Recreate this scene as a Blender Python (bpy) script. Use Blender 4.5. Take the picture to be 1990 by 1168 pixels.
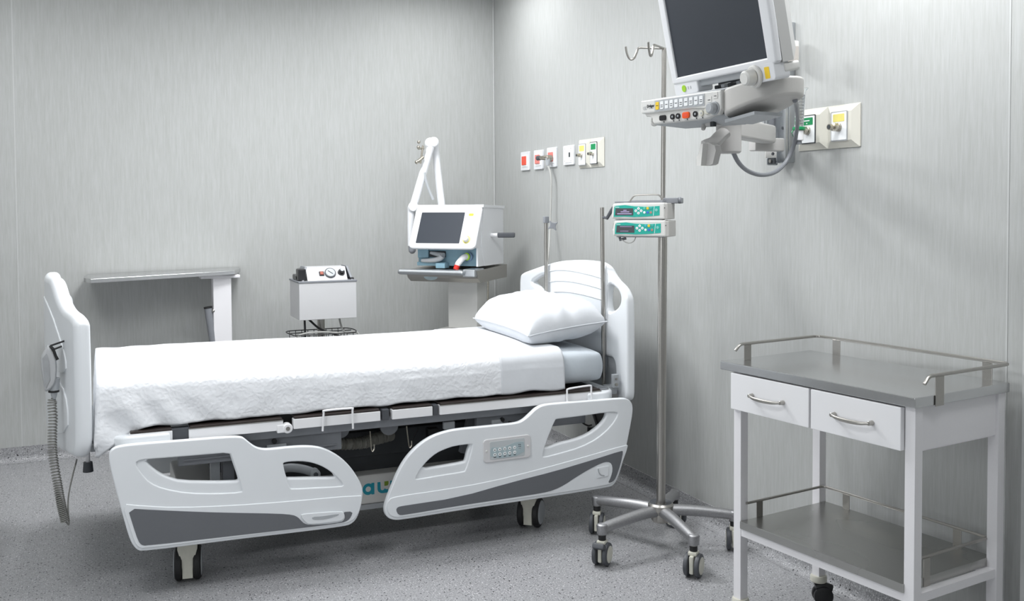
import bpy, bmesh, math, random
from mathutils import Vector, Matrix, noise
C = bpy.context.scene
for o in list(bpy.data.objects): bpy.data.objects.remove(o)
random.seed(7)
PI = math.pi
def V(*a): return Vector(a)

# ------------------------------------------------------------------ camera
FPX, CX, CY, PITCH, ROLL, YAW, CAMH = 1879.4, 995.0, 464.0, .03568, -.00585, .41008, 1.43
def cam_rows():
    c, s = math.cos(YAW), math.sin(YAW)
    R = Matrix(((c, -s, 0), (0, 0, -1), (s, c, 0)))
    cp, sp = math.cos(PITCH), math.sin(PITCH)
    P = Matrix(((1, 0, 0), (0, cp, -sp), (0, sp, cp)))
    cr, sr = math.cos(ROLL), math.sin(ROLL)
    Q = Matrix(((cr, -sr, 0), (sr, cr, 0), (0, 0, 1)))
    return Q @ P @ R
RW = cam_rows()
cd = bpy.data.cameras.new('camera'); cam = bpy.data.objects.new('camera', cd); C.collection.objects.link(cam)
right, down, fwd = RW[0], RW[1], RW[2]
cam.matrix_world = Matrix(((right[0], -down[0], -fwd[0], 0), (right[1], -down[1], -fwd[1], 0), (right[2], -down[2], -fwd[2], CAMH), (0, 0, 0, 1)))
cd.sensor_width = 36; cd.sensor_fit = 'HORIZONTAL'; cd.lens = FPX / 1990 * 36
cd.shift_x = 0; cd.shift_y = -(584 - CY) / 1990
cd.clip_start = .05
C.camera = cam
def at(px, py, X=None, Y=None, Z=None):
    """point of the room seen at a photo pixel, on the plane X, Y or Z = const"""
    v = RW.transposed() @ V((px - CX) / FPX, (py - CY) / FPX, 1.0)
    o = V(0, 0, CAMH)
    t = (X - o.x) / v.x if X is not None else (Y - o.y) / v.y if Y is not None else (Z - o.z) / v.z
    return o + v * t

# ------------------------------------------------------------------ light
C.view_settings.view_transform = 'Standard'; C.view_settings.look = 'None'
C.view_settings.exposure = 0.0; C.view_settings.gamma = 1.0
C.view_settings.use_curve_mapping = False
w = bpy.data.worlds.new('world'); C.world = w; w.use_nodes = True
w.node_tree.nodes['Background'].inputs[0].default_value = (.8, .85, 1, 1)
w.node_tree.nodes['Background'].inputs[1].default_value = .05
CEIL = 2.85
XR, YB = 2.505, 6.05          # right wall, back wall
XL, YF = -2.2, -1.6           # left wall, wall behind the camera
LAMPS = [  # x, y, sx, sy, watts
    (1.0, 4.4, .6, .6, 50),
    (2.0, 2.3, .6, .6, 23),
    (-0.4, 2.6, .6, .6, 22),
    (1.0, 3.4, .6, .6, 13),
    (-0.7, 4.9, .6, .6, 11),
    (2.0, 5.3, .6, .6, 8),
    (2.0, 1.0, .6, .6, 7),
]
for (x, y, sx, sy, p) in LAMPS:
    ld = bpy.data.lights.new('ceiling_panel', 'AREA'); ld.shape = 'RECTANGLE'; ld.size = sx; ld.size_y = sy
    ld.energy = p; ld.color = (.97, .985, 1.0)
    lo = bpy.data.objects.new('ceiling_panel_lamp', ld); C.collection.objects.link(lo)
    lo.location = (x, y, CEIL - .025)
FILL_WINDOWS = [  # invented windows out of frame, added as fill light: centre, facing, width, height, watts
    ((XL + .03, 1.6, 1.55), 'x', 1.6, 1.2, 24),
    ((.2, YF + .03, 1.55), 'y', 1.8, 1.2, 4),
]
for (c, ax, ww, hh, p) in FILL_WINDOWS:
    ld = bpy.data.lights.new('window_daylight', 'AREA'); ld.shape = 'RECTANGLE'; ld.size = ww; ld.size_y = hh
    ld.energy = p; ld.color = (.93, .97, 1.0)
    lo = bpy.data.objects.new('window_daylight', ld); C.collection.objects.link(lo)
    lo.location = c; lo.rotation_euler = (PI / 2, 0, -PI / 2 if ax == 'x' else 0)

# ------------------------------------------------------------------ materials
def nodes_of(m): m.use_nodes = True; return m.node_tree.nodes, m.node_tree.links
def mat(name, col, rough=.5, metal=0, bump=0, bscale=60, vary=0, spec=.5, coat=0, sub=0, stretch=None):
    m = bpy.data.materials.new(name); n, l = nodes_of(m); b = n['Principled BSDF']
    b.inputs['Base Color'].default_value = (*col, 1); b.inputs['Roughness'].default_value = rough
    b.inputs['Metallic'].default_value = metal; b.inputs['Specular IOR Level'].default_value = spec
    b.inputs['Coat Weight'].default_value = coat
    t = n.new('ShaderNodeTexCoord'); mp = n.new('ShaderNodeMapping'); l.new(t.outputs['Object'], mp.inputs[0])
    if stretch: mp.inputs['Scale'].default_value = stretch
    nz = n.new('ShaderNodeTexNoise'); nz.inputs['Scale'].default_value = bscale; nz.inputs['Detail'].default_value = 4
    l.new(mp.outputs[0], nz.inputs['Vector'])
    if vary:
        r = n.new('ShaderNodeMapRange'); r.inputs['From Min'].default_value = .3; r.inputs['From Max'].default_value = .7
        r.inputs['To Min'].default_value = 1 - vary; r.inputs['To Max'].default_value = 1 + vary
        l.new(nz.outputs[0], r.inputs[0])
        mx = n.new('ShaderNodeVectorMath'); mx.operation = 'SCALE'; mx.inputs[0].default_value = col
        l.new(r.outputs[0], mx.inputs['Scale']); l.new(mx.outputs[0], b.inputs['Base Color'])
    if bump:
        bp = n.new('ShaderNodeBump'); bp.inputs['Strength'].default_value = bump; bp.inputs['Distance'].default_value = .002
        l.new(nz.outputs[0], bp.inputs['Height']); l.new(bp.outputs[0], b.inputs['Normal'])
    return m
def steel(name, col, rough, stretch=(2, 2, 80), vary=.06):
    m = mat(name, col, rough, 1.0, .0, 30, vary, stretch=stretch); n, l = nodes_of(m); b = n['Principled BSDF']
    nz = [x for x in n if x.type == 'TEX_NOISE'][0]
    r = n.new('ShaderNodeMapRange'); nz.inputs['Detail'].default_value = 1; r.inputs['To Min'].default_value = rough * .88; r.inputs['To Max'].default_value = rough * 1.15
    l.new(nz.outputs[0], r.inputs[0]); l.new(r.outputs[0], b.inputs['Roughness'])
    return m
M = {}
M['plastic'] = mat('white moulded plastic', (.77, .795, .82), .32, vary=.012, bscale=4, coat=.15)
M['rail_grey'] = mat('grey rail inlay', (.135, .142, .155), .5, vary=.02, bscale=200)
M['white'] = mat('white enamel', (.84, .84, .855), .35, vary=.01, bscale=5)
M['trolley_white'] = mat('white powder coat', (.82, .81, .83), .4, bump=.04, bscale=300, vary=.01)
M['device'] = mat('warm grey device plastic', (.70, .695, .67), .42, vary=.015, bscale=6)
M['device_white'] = mat('bright device plastic', (.74, .75, .77), .35, vary=.01, bscale=6)
M['bracket'] = mat('grey beige bracket', (.48, .47, .46), .45, vary=.02, bscale=8)
M['cabinet'] = mat('grey white enamel', (.56, .56, .57), .4, vary=.01, bscale=5)
M['cream'] = mat('cream plastic', (.72, .70, .62), .4, vary=.01, bscale=6)
M['beige_face'] = mat('bevelled cream plate', (.62, .605, .54), .4, vary=.01, bscale=6)
M['castor_cream'] = mat('ivory castor plastic', (.64, .63, .55), .5, vary=.06, bscale=40)
M['black'] = mat('black rubber', (.012, .012, .013), .55, vary=.1, bscale=50)
M['blackgloss'] = mat('black plastic', (.015, .015, .017), .3, vary=.05, bscale=50)
M['dgrey'] = mat('dark grey plastic', (.07, .075, .085), .45, vary=.04, bscale=30)
M['mgrey'] = mat('mid grey plastic', (.22, .23, .25), .45, vary=.03, bscale=30)
M['lgrey'] = mat('light grey plastic', (.42, .44, .46), .45, vary=.03, bscale=30)
M['under'] = mat('dark grey chassis steel', (.045, .05, .055), .6, vary=.08, bscale=12)
M['steel'] = steel('brushed steel', (.43, .415, .39), .30)
M['steel_h'] = steel('worktop steel', (.60, .605, .61), .20, stretch=(.1, .5, .5), vary=.02)
M['steel_dark'] = steel('dull shelf steel', (.44, .44, .425), .27, stretch=(.08, .16, .2), vary=.02)
M['alu'] = steel('cast aluminium', (.40, .40, .41), .48, stretch=(6, 6, 6), vary=.08)
M['rail_alu'] = steel('anodised rail', (.52, .54, .56), .35, stretch=(40, 40, 1), vary=.04)
M['mat_dark'] = mat('brown black platform edge', (.03, .022, .02), .4, vary=.2, bscale=20)
M['screen'] = mat('dark glass screen', (.04, .046, .057), .45, vary=.03, bscale=3, spec=.22)
M['teal'] = mat('teal panel', (.0, .40, .32), .4, vary=.03, bscale=40)
M['logo_teal'] = mat('teal lettering', (.0, .30, .40), .4, vary=.02, bscale=40)
M['logo_green'] = mat('olive green square', (.22, .33, .02), .4, vary=.02, bscale=40)
M['red'] = mat('red plastic', (.62, .03, .02), .35, vary=.05, bscale=50)
M['switch_red'] = mat('orange red rocker', (.78, .09, .05), .35, vary=.05, bscale=50)
M['switch_pale'] = mat('faded pink rocker', (.72, .22, .19), .4, vary=.05, bscale=50)
M['orange'] = mat('orange plastic', (.85, .10, .01), .35, vary=.05, bscale=50)
M['yellow'] = mat('yellow label', (.85, .58, .03), .45, vary=.04, bscale=50)
M['pale_yellow'] = mat('pale yellow label', (.72, .64, .18), .45, vary=.04, bscale=50)
M['lime'] = mat('lime light', (.35, .62, .03), .4, vary=.04, bscale=50)
M['green'] = mat('green label', (.0, .25, .08), .4, vary=.04, bscale=50)
M['blue'] = mat('blue key', (.05, .12, .6), .4, vary=.04, bscale=50)
M['panel_blue'] = mat('pale blue membrane', (.40, .49, .52), .4, vary=.03, bscale=30)
M['vent_blue'] = mat('blue grey moulding', (.20, .34, .42), .45, vary=.05, bscale=20)
M['ink'] = mat('dark print', (.03, .035, .04), .5, vary=.05, bscale=50)
M['greyprint'] = mat('grey print', (.33, .34, .35), .5, vary=.05, bscale=50)
M['white_key'] = mat('white key', (.85, .87, .88), .4, vary=.01, bscale=50)
M['cordgrey'] = mat('grey cord', (.24, .24, .225), .5, vary=.05, bscale=50)
M['hose'] = mat('corrugated grey hose', (.20, .195, .17), .5, vary=.1, bscale=60)
M['brass'] = steel('nickel fitting', (.45, .42, .36), .3, stretch=(8, 8, 8), vary=.15)
M['ceiling'] = mat('ceiling paint', (.72, .72, .70), .8, bump=.05, bscale=200, vary=.01)
M['tube'] = mat('vinyl tube', (.45, .45, .43), .3, vary=.03, bscale=30)
M['display_text'] = mat('violet display line', (.50, .42, .70), .4, vary=.05, bscale=60)
m = mat('clear acrylic', (.95, .97, .97), .05); m.node_tree.nodes['Principled BSDF'].inputs['Transmission Weight'].default_value = .93
m.node_tree.nodes['Principled BSDF'].inputs['IOR'].default_value = 1.3; M['clear'] = m
m = bpy.data.materials.new('lamp diffuser'); n, l = nodes_of(m); n.clear()
e = n.new('ShaderNodeEmission'); e.inputs[0].default_value = (.97, .985, 1, 1); e.inputs[1].default_value = 3
oo = n.new('ShaderNodeOutputMaterial'); l.new(e.outputs[0], oo.inputs[0]); M['diffuser'] = m

def cloth(name, col, kind):
    m = bpy.data.materials.new(name); n, l = nodes_of(m); b = n['Principled BSDF']
    b.inputs['Base Color'].default_value = (*col, 1); b.inputs['Roughness'].default_value = .85
    b.inputs['Sheen Weight'].default_value = .15; b.inputs['Specular IOR Level'].default_value = .2
    t = n.new('ShaderNodeTexCoord'); mp = n.new('ShaderNodeMapping'); l.new(t.outputs['Object'], mp.inputs[0])
    bp = n.new('ShaderNodeBump')
    if kind == 'quilt':
        v = n.new('ShaderNodeTexVoronoi'); v.feature = 'SMOOTH_F1'; v.inputs['Scale'].default_value = 62; v.inputs['Smoothness'].default_value = .6
        nz = n.new('ShaderNodeTexNoise'); nz.inputs['Scale'].default_value = 14; nz.inputs['Detail'].default_value = 5
        wv = n.new('ShaderNodeVectorMath'); wv.operation = 'MULTIPLY_ADD'
        wv.inputs[1].default_value = (.05, .05, .05); l.new(nz.outputs['Color'], wv.inputs[0]); l.new(mp.outputs[0], wv.inputs[2])
        l.new(wv.outputs[0], v.inputs['Vector']); l.new(mp.outputs[0], nz.inputs['Vector'])
        ad = n.new('ShaderNodeMath'); ad.operation = 'MULTIPLY_ADD'; ad.inputs[1].default_value = .9
        l.new(nz.outputs[0], ad.inputs[0]); l.new(v.outputs['Distance'], ad.inputs[2]); l.new(ad.outputs[0], bp.inputs['Height'])
        bp.inputs['Strength'].default_value = .38; bp.inputs['Distance'].default_value = .006
    else:
        nz = n.new('ShaderNodeTexNoise'); nz.inputs['Scale'].default_value = 9; nz.inputs['Detail'].default_value = 3
        l.new(mp.outputs[0], nz.inputs['Vector']); l.new(nz.outputs[0], bp.inputs['Height'])
        bp.inputs['Strength'].default_value = .3; bp.inputs['Distance'].default_value = .012
    l.new(bp.outputs[0], b.inputs['Normal']); return m
M['quilt'] = cloth('white quilted bedspread cloth', (.77, .785, .81), 'quilt')
M['cotton'] = cloth('white cotton', (.66, .68, .71), 'plain')
M['sheet'] = cloth('pale blue grey mattress cover', (.58, .63, .68), 'plain')

def wall_mat():
    m = bpy.data.materials.new('streaked vinyl wallcovering'); n, l = nodes_of(m); b = n['Principled BSDF']
    b.inputs['Roughness'].default_value = .6; b.inputs['Specular IOR Level'].default_value = .3
    g = n.new('ShaderNodeNewGeometry')
    def nz(sc, z, det=4):
        mp = n.new('ShaderNodeMapping'); mp.inputs['Scale'].default_value = (sc, sc, z); l.new(g.outputs['Position'], mp.inputs[0])
        t = n.new('ShaderNodeTexNoise'); t.inputs['Scale'].default_value = 1; t.inputs['Detail'].default_value = det
        l.new(mp.outputs[0], t.inputs['Vector']); return t
    a, c = nz(330, 16), nz(85, 6)
    ad = n.new('ShaderNodeMath'); ad.operation = 'ADD'; l.new(a.outputs[0], ad.inputs[0]); l.new(c.outputs[0], ad.inputs[1])
    r = n.new('ShaderNodeValToRGB'); l.new(ad.outputs[0], r.inputs[0])
    r.color_ramp.elements[0].position = .72; r.color_ramp.elements[1].position = 1.28
    # ramp input is clamped to 1 so rescale
    sc = n.new('ShaderNodeMath'); sc.operation = 'MULTIPLY'; sc.inputs[1].default_value = .5
    l.new(ad.outputs[0], sc.inputs[0]); l.new(sc.outputs[0], r.inputs[0])
    r.color_ramp.elements[0].position = .36; r.color_ramp.elements[0].color = (.40, .407, .395, 1)
    r.color_ramp.elements[1].position = .64; r.color_ramp.elements[1].color = (.455, .465, .46, 1)
    mp = n.new('ShaderNodeMapping'); mp.inputs['Scale'].default_value = (45, 45, 9); l.new(g.outputs['Position'], mp.inputs[0])
    vv = n.new('ShaderNodeTexVoronoi'); vv.inputs['Scale'].default_value = 1; l.new(mp.outputs[0], vv.inputs['Vector'])
    fl = n.new('ShaderNodeMath'); fl.operation = 'LESS_THAN'; fl.inputs[1].default_value = .07; l.new(vv.outputs['Distance'], fl.inputs[0])
    fm = n.new('ShaderNodeMath'); fm.operation = 'MULTIPLY'; fm.inputs[1].default_value = .14; l.new(fl.outputs[0], fm.inputs[0])
    mx = n.new('ShaderNodeMix'); mx.data_type = 'RGBA'; mx.inputs['B'].default_value = (.30, .31, .29, 1)
    l.new(fm.outputs[0], mx.inputs['Factor']); l.new(r.outputs[0], mx.inputs['A']); l.new(mx.outputs['Result'], b.inputs['Base Color'])
    bp = n.new('ShaderNodeBump'); bp.inputs['Strength'].default_value = .12; bp.inputs['Distance'].default_value = .002
    l.new(ad.outputs[0], bp.inputs['Height']); l.new(bp.outputs[0], b.inputs['Normal'])
    return m
M['wall'] = wall_mat()
M['wall_trim'] = mat('pale wall trim', (.50, .51, .505), .4, vary=.02, bscale=40)
def floor_mat():
    m = bpy.data.materials.new('speckled grey vinyl'); n, l = nodes_of(m); b = n['Principled BSDF']
    b.inputs['Roughness'].default_value = .38; b.inputs['Specular IOR Level'].default_value = .4
    g = n.new('ShaderNodeNewGeometry')
    base = n.new('ShaderNodeTexNoise'); base.inputs['Scale'].default_value = 160; base.inputs['Detail'].default_value = 3
    l.new(g.outputs['Position'], base.inputs['Vector'])
    r = n.new('ShaderNodeValToRGB'); l.new(base.outputs[0], r.inputs[0])
    r.color_ramp.elements[0].position = .35; r.color_ramp.elements[0].color = (.24, .242, .25, 1)
    r.color_ramp.elements[1].position = .65; r.color_ramp.elements[1].color = (.40, .402, .415, 1)
    cur = r.outputs[0]
    for sc, th, col, dens, f in ((75, .22, (.035, .035, .04, 1), .45, 1), (140, .24, (.06, .06, .065, 1), .45, .8), (110, .26, (.66, .66, .68, 1), .4, .8), (42, .16, (.03, .03, .03, 1), .18, 1)):
        v = n.new('ShaderNodeTexVoronoi'); v.inputs['Scale'].default_value = sc; l.new(g.outputs['Position'], v.inputs['Vector'])
        a = n.new('ShaderNodeMath'); a.operation = 'LESS_THAN'; a.inputs[1].default_value = th; l.new(v.outputs['Distance'], a.inputs[0])
        s = n.new('ShaderNodeSeparateColor'); l.new(v.outputs['Color'], s.inputs[0])
        c = n.new('ShaderNodeMath'); c.operation = 'LESS_THAN'; c.inputs[1].default_value = dens; l.new(s.outputs[0], c.inputs[0])
        k = n.new('ShaderNodeMath'); k.operation = 'MULTIPLY'; l.new(a.outputs[0], k.inputs[0]); l.new(c.outputs[0], k.inputs[1])
        k2 = n.new('ShaderNodeMath'); k2.operation = 'MULTIPLY'; k2.inputs[1].default_value = f; l.new(k.outputs[0], k2.inputs[0])
        mx = n.new('ShaderNodeMix'); mx.data_type = 'RGBA'; mx.inputs['B'].default_value = col
        l.new(k2.outputs[0], mx.inputs['Factor']); l.new(cur, mx.inputs['A']); cur = mx.outputs['Result']
    l.new(cur, b.inputs['Base Color']); return m
M['floor'] = floor_mat()

# ------------------------------------------------------------------ builders
ORI = {}      # object name -> world origin used when its parts are written in room coordinates
def thing(name, label, cat, loc=(0, 0, 0), rotz=0, group=None):
    o = bpy.data.objects.new(name, None); C.collection.objects.link(o); o.empty_display_size = .05
    o.location = loc; o.rotation_euler = (0, 0, rotz); o['label'] = label; o['category'] = cat
    if group: o['group'] = group
    ORI[o.name] = Vector(loc); return o
def tag(o, label, cat, group=None, kind=None):
    o['label'] = label; o['category'] = cat
    if group: o['group'] = group
    if kind: o['kind'] = kind
    return o
def link_mesh(name, me, m, parent=None, local=False, smooth=True, angle=35, label=None):
    for p in me.polygons: p.use_smooth = smooth
    if smooth: me.set_sharp_from_angle(angle=math.radians(angle))
    me.name = name
    me.materials.clear(); me.materials.append(m)
    o = bpy.data.objects.new(name, me); C.collection.objects.link(o)
    if smooth and angle < 90:
        wn = o.modifiers.new('normals', 'WEIGHTED_NORMAL'); wn.keep_sharp = True; wn.weight = 80
    if parent is not None:
        off = ORI.get(parent.name, V(0, 0, 0))
        if not local: me.transform(Matrix.Translation(-off))
        o.parent = parent
        ORI[o.name] = off
    else:
        if not local:      # own origin at the mesh's base centre
            xs = [v.co for v in me.vertices]
            c = V((min(p.x for p in xs) + max(p.x for p in xs)) / 2, (min(p.y for p in xs) + max(p.y for p in xs)) / 2, min(p.z for p in xs))
            me.transform(Matrix.Translation(-c)); o.location = c; ORI[o.name] = c
    if label: o['label'] = label
    return o
def chaikin(pts, it=2, closed=True):
    for _ in range(it):
        q = []; n = len(pts)
        for i in range(n if closed else n - 1):
            a, b = pts[i], pts[(i + 1) % n]
            q.append(tuple(a[k] * .75 + b[k] * .25 for k in range(len(a)))); q.append(tuple(a[k] * .25 + b[k] * .75 for k in range(len(a))))
        if not closed: q = [pts[0]] + q + [pts[-1]]
        pts = q
    return pts
def catmull(pts, n=8):
    P = [Vector(p) for p in pts]; P = [P[0] * 2 - P[1]] + P + [P[-1] * 2 - P[-2]]; out = []
    for i in range(1, len(P) - 2):
        for k in range(n):
            t = k / n; a, b, c, d = P[i - 1], P[i], P[i + 1], P[i + 2]
            out.append(.5 * ((2 * b) + (c - a) * t + (2 * a - 5 * b + 4 * c - d) * t * t + (3 * b - a - 3 * c + d) * t ** 3))
    out.append(P[-2].copy()); return out
class MB:
    def __init__(s): s.bm = bmesh.new()
    def box(s, c, size, bev=0, R=None, seg=2):
        """box by centre and size; R optional 3x3 rotation about the centre"""
        r = bmesh.ops.create_cube(s.bm, size=1); vs = r['verts']
        for v in vs: v.co = V(v.co.x * size[0], v.co.y * size[1], v.co.z * size[2])
        if bev:
            es = list({e for v in vs for e in v.link_edges})
            rr = bmesh.ops.bevel(s.bm, geom=vs + es, offset=min(bev, min(size) * .45), segments=seg, profile=.5, affect='EDGES')
            vs = list({v for f in rr['faces'] for v in f.verts} | {v for v in vs if v.is_valid})
        for v in vs:
            if R is not None: v.co = R @ v.co
            v.co += Vector(c)
        return s
    def bb(s, a, b, bev=0):
        return s.box([(a[i] + b[i]) / 2 for i in range(3)], [abs(a[i] - b[i]) for i in range(3)], bev)
    def cyl(s, p0, p1, r, r2=None, seg=20, bev=0):
        p0, p1 = Vector(p0), Vector(p1); d = p1 - p0; r2 = r if r2 is None else r2
        q = d.to_track_quat('Z', 'Y').to_matrix()
        prof = [(0, 0, 0), (r - bev, 0, 0), (r, bev, 0), (r2, d.length - bev, 0), (r2 - bev, d.length, 0), (0, d.length, 0)] if bev else [(0, 0, 0), (r, 0, 0), (r2, d.length, 0), (0, d.length, 0)]
        return s.lathe([(a, b) for a, b, _ in prof], p0, q, seg)
    def lathe(s, prof, loc=(0, 0, 0), R=None, seg=24):
        rings = []
        for (r, z) in prof:
            if r < 1e-6: rings.append([s.bm.verts.new((0, 0, z))])
            else: rings.append([s.bm.verts.new((r * math.cos(2 * PI * k / seg), r * math.sin(2 * PI * k / seg), z)) for k in range(seg)])
        for a, b in zip(rings, rings[1:]):
            for k in range(seg):
                if len(a) == 1 and len(b) == 1: break
                if len(a) == 1: s.bm.faces.new((a[0], b[k], b[(k + 1) % seg]))
                elif len(b) == 1: s.bm.faces.new((a[k], b[0], a[(k + 1) % seg]))
                else: s.bm.faces.new((a[k], b[k], b[(k + 1) % seg], a[(k + 1) % seg]))
        for ring in rings:
            for v in ring:
                if R is not None: v.co = R @ v.co
                v.co += Vector(loc)
        return s
    def tube(s, pts, r, seg=8, cap=True, sy=None):
        """tube along points; r number or list; sy optional list: second half-axis (vertical)"""
        P = [Vector(p) for p in pts]; n = len(P); rings = []
        up = V(0, 0, 1)
        t0 = (P[1] - P[0]).normalized()
        if abs(t0.dot(up)) > .95: up = V(0, 1, 0)
        nrm = (up - t0 * up.dot(t0)).normalized()
        for i in range(n):
            t = (P[min(i + 1, n - 1)] - P[max(i - 1, 0)])
            t = t.normalized() if t.length > 1e-9 else t0
            nrm = (nrm - t * nrm.dot(t)); nrm = nrm.normalized() if nrm.length > 1e-6 else t.orthogonal().normalized()
            bi = t.cross(nrm); rr = r[i] if isinstance(r, (list, tuple)) else r
            ry = sy[i] if sy else rr
            rings.append([s.bm.verts.new(P[i] + bi * (rr * math.cos(2 * PI * k / seg)) + nrm * (ry * math.sin(2 * PI * k / seg))) for k in range(seg)])
        for a, b in zip(rings, rings[1:]):
            for k in range(seg): s.bm.faces.new((a[k], a[(k + 1) % seg], b[(k + 1) % seg], b[k]))
        if cap: s.bm.faces.new(rings[0][::-1]); s.bm.faces.new(rings[-1])
        return s
    def prism(s, pts, axis_vec, loc=(0, 0, 0), R=None):
        """solid: 3-D polygon swept by a vector"""
        a = [s.bm.verts.new(Vector(p)) for p in pts]; d = Vector(axis_vec)
        b = [s.bm.verts.new(Vector(p) + d) for p in pts]; n = len(a)
        for k in range(n): s.bm.faces.new((a[k], a[(k + 1) % n], b[(k + 1) % n], b[k]))
        s.bm.faces.new(a[::-1]); s.bm.faces.new(b)
        return s
    def loft(s, loops, cap=True):
        rings = [[s.bm.verts.new(Vector(p)) for p in lp] for lp in loops]; n = len(rings[0])
        for a, b in zip(rings, rings[1:]):
            for k in range(n): s.bm.faces.new((a[k], a[(k + 1) % n], b[(k + 1) % n], b[k]))
        if cap: s.bm.faces.new(rings[0][::-1]); s.bm.faces.new(rings[-1])
        return s
    def sphere(s, c, r, sc=(1, 1, 1), seg=16):
        x = bmesh.ops.create_uvsphere(s.bm, u_segments=seg, v_segments=seg // 2, radius=r)
        for v in x['verts']: v.co = V(v.co.x * sc[0], v.co.y * sc[1], v.co.z * sc[2]) + Vector(c)
        return s
    def build(s, name, m, parent=None, local=False, smooth=True, angle=35, label=None):
        bmesh.ops.recalc_face_normals(s.bm, faces=s.bm.faces[:])
        me = bpy.data.meshes.new(name); s.bm.to_mesh(me); s.bm.free()
        return link_mesh(name, me, M[m] if isinstance(m, str) else m, parent, local, smooth, angle, label)
def plate(name, loops, mw, depth, bev, m, parent=None, local=False, label=None, bres=3):
    """solid plate with holes: 2-D loops (outline first, then holes), mw maps (u,v,w) to space, w=0 is the back"""
    cu = bpy.data.curves.new(name, 'CURVE'); cu.dimensions = '2D'; cu.fill_mode = 'BOTH'
    bev = min(bev, depth * .49)
    cu.extrude = max(depth / 2 - bev, 1e-5)
    for i, lp in enumerate(loops):
        ar = sum(lp[k][0] * lp[(k + 1) % len(lp)][1] - lp[(k + 1) % len(lp)][0] * lp[k][1] for k in range(len(lp)))
        if (ar < 0) != (i > 0): lp = lp[::-1]
        sp = cu.splines.new('POLY'); sp.points.add(len(lp) - 1); sp.use_cyclic_u = True
        for k, p in enumerate(lp): sp.points[k].co = (p[0], p[1], 0, 1)
    if bev > 0: cu.bevel_depth = bev; cu.bevel_resolution = bres; cu.offset = -bev
    o = bpy.data.objects.new('tmp', cu); me = bpy.data.meshes.new_from_object(o)
    bpy.data.objects.remove(o); bpy.data.curves.remove(cu)
    bm = bmesh.new(); bm.from_mesh(me)
    bmesh.ops.remove_doubles(bm, verts=bm.verts[:], dist=1e-5)
    for v in bm.verts: v.co = mw @ (v.co + V(0, 0, depth / 2))
    bmesh.ops.recalc_face_normals(bm, faces=bm.faces[:]); bm.to_mesh(me); bm.free()
    return link_mesh(name, me, M[m] if isinstance(m, str) else m, parent, local, True, 32, label)
def frame(origin, u, v, w):
    u, v, w = Vector(u), Vector(v), Vector(w); o = Vector(origin)
    return Matrix(((u.x, v.x, w.x, o.x), (u.y, v.y, w.y, o.y), (u.z, v.z, w.z, o.z), (0, 0, 0, 1)))
def text(name, s, size, mw, m, parent=None, local=False, ext=.0006, bold=0, align='CENTER'):
    cu = bpy.data.curves.new(name, 'FONT'); cu.body = s; cu.size = size; cu.extrude = ext; cu.offset = bold
    cu.align_x = align; cu.align_y = 'CENTER'
    o = bpy.data.objects.new('tmp', cu); me = bpy.data.meshes.new_from_object(o)
    bpy.data.objects.remove(o); bpy.data.curves.remove(cu); me.transform(mw)
    return link_mesh(name, me, M[m], parent, local, False)
def rrect(w, h, r, n=5, cx=0, cy=0):
    out = []
    for (sx, sy, a0) in ((1, 1, 0), (-1, 1, 90), (-1, -1, 180), (1, -1, 270)):
        for k in range(n + 1):
            a = math.radians(a0 + 90 * k / n); out.append((cx + sx * (w / 2 - r) + r * math.cos(a), cy + sy * (h / 2 - r) + r * math.sin(a)))
    return out
def circle(r, n=24, cx=0, cy=0): return [(cx + r * math.cos(2 * PI * k / n), cy + r * math.sin(2 * PI * k / n)) for k in range(n)]
def struct(o): o['kind'] = 'structure'; return o
def dup(root, loc, rotz, label=None, group=None):
    r = root.copy(); C.collection.objects.link(r); r.location = loc; r.rotation_euler = (0, 0, rotz)
    if label: r['label'] = label
    if group: r['group'] = group
    for ch in list(root.children):
        c = ch.copy(); C.collection.objects.link(c); c.parent = r
        for g in ch.children:
            d = g.copy(); C.collection.objects.link(d); d.parent = c
    return r


# ------------------------------------------------------------------ room
struct(MB().bb((XL - .1, YF - .1, -.1), (XR + .1, YB + .1, 0)).build('floor', 'floor', smooth=False))
struct(MB().bb((XL - .1, YF - .1, CEIL), (XR + .1, YB + .1, CEIL + .1)).build('ceiling', 'ceiling', smooth=False))
struct(MB().bb((XL - .1, YB, 0), (XR + .1, YB + .1, CEIL)).build('wall_back', 'wall', smooth=False))
struct(MB().bb((XR, YF - .1, 0), (XR + .1, YB, CEIL)).build('wall_right', 'wall', smooth=False))
struct(MB().bb((XL - .1, YF - .1, 0), (XL, YB, CEIL)).build('wall_left', 'wall', smooth=False))
struct(MB().bb((XL, YF - .1, 0), (XR, YF, CEIL)).build('wall_front', 'wall', smooth=False))
# coved skirting: the floor vinyl sweeps up the walls
def cove(a, b, inward):
    a, b, inward = Vector(a), Vector(b), Vector(inward); h, r = .085, .035
    prof = [(0.0, h), (.003, h)] + [(.003 + r - r * math.cos(t), r - r * math.sin(t)) for t in [PI / 2 * k / 6 for k in range(7)]][0:] + [(.05, .0015), (.05, 0), (0, 0)]
    q = []
    for (d, z) in prof: q.append(a + inward * d + V(0, 0, z))
    return MB().prism(q, b - a)
struct(cove((XR, YF, 0), (XR, YB, 0), (-1, 0, 0)).build('baseboard_right', 'floor'))
struct(cove((XL, YB, 0), (XR - .003, YB, 0), (0, -1, 0)).build('baseboard_back', 'floor'))
# corner bead and panel seams of the wallcovering
struct(MB().bb((XR - .012, YB - .012, .085), (XR, YB, CEIL), .004).build('trim_1', 'wall_trim'))
struct(MB().bb((XR - .0015, 2.05, .085), (XR, 2.056, CEIL)).build('trim_2', 'wall_trim'))
struct(MB().bb((-.385, YB - .001, .085), (-.379, YB, CEIL)).build('trim_3', 'wall_trim'))
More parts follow.
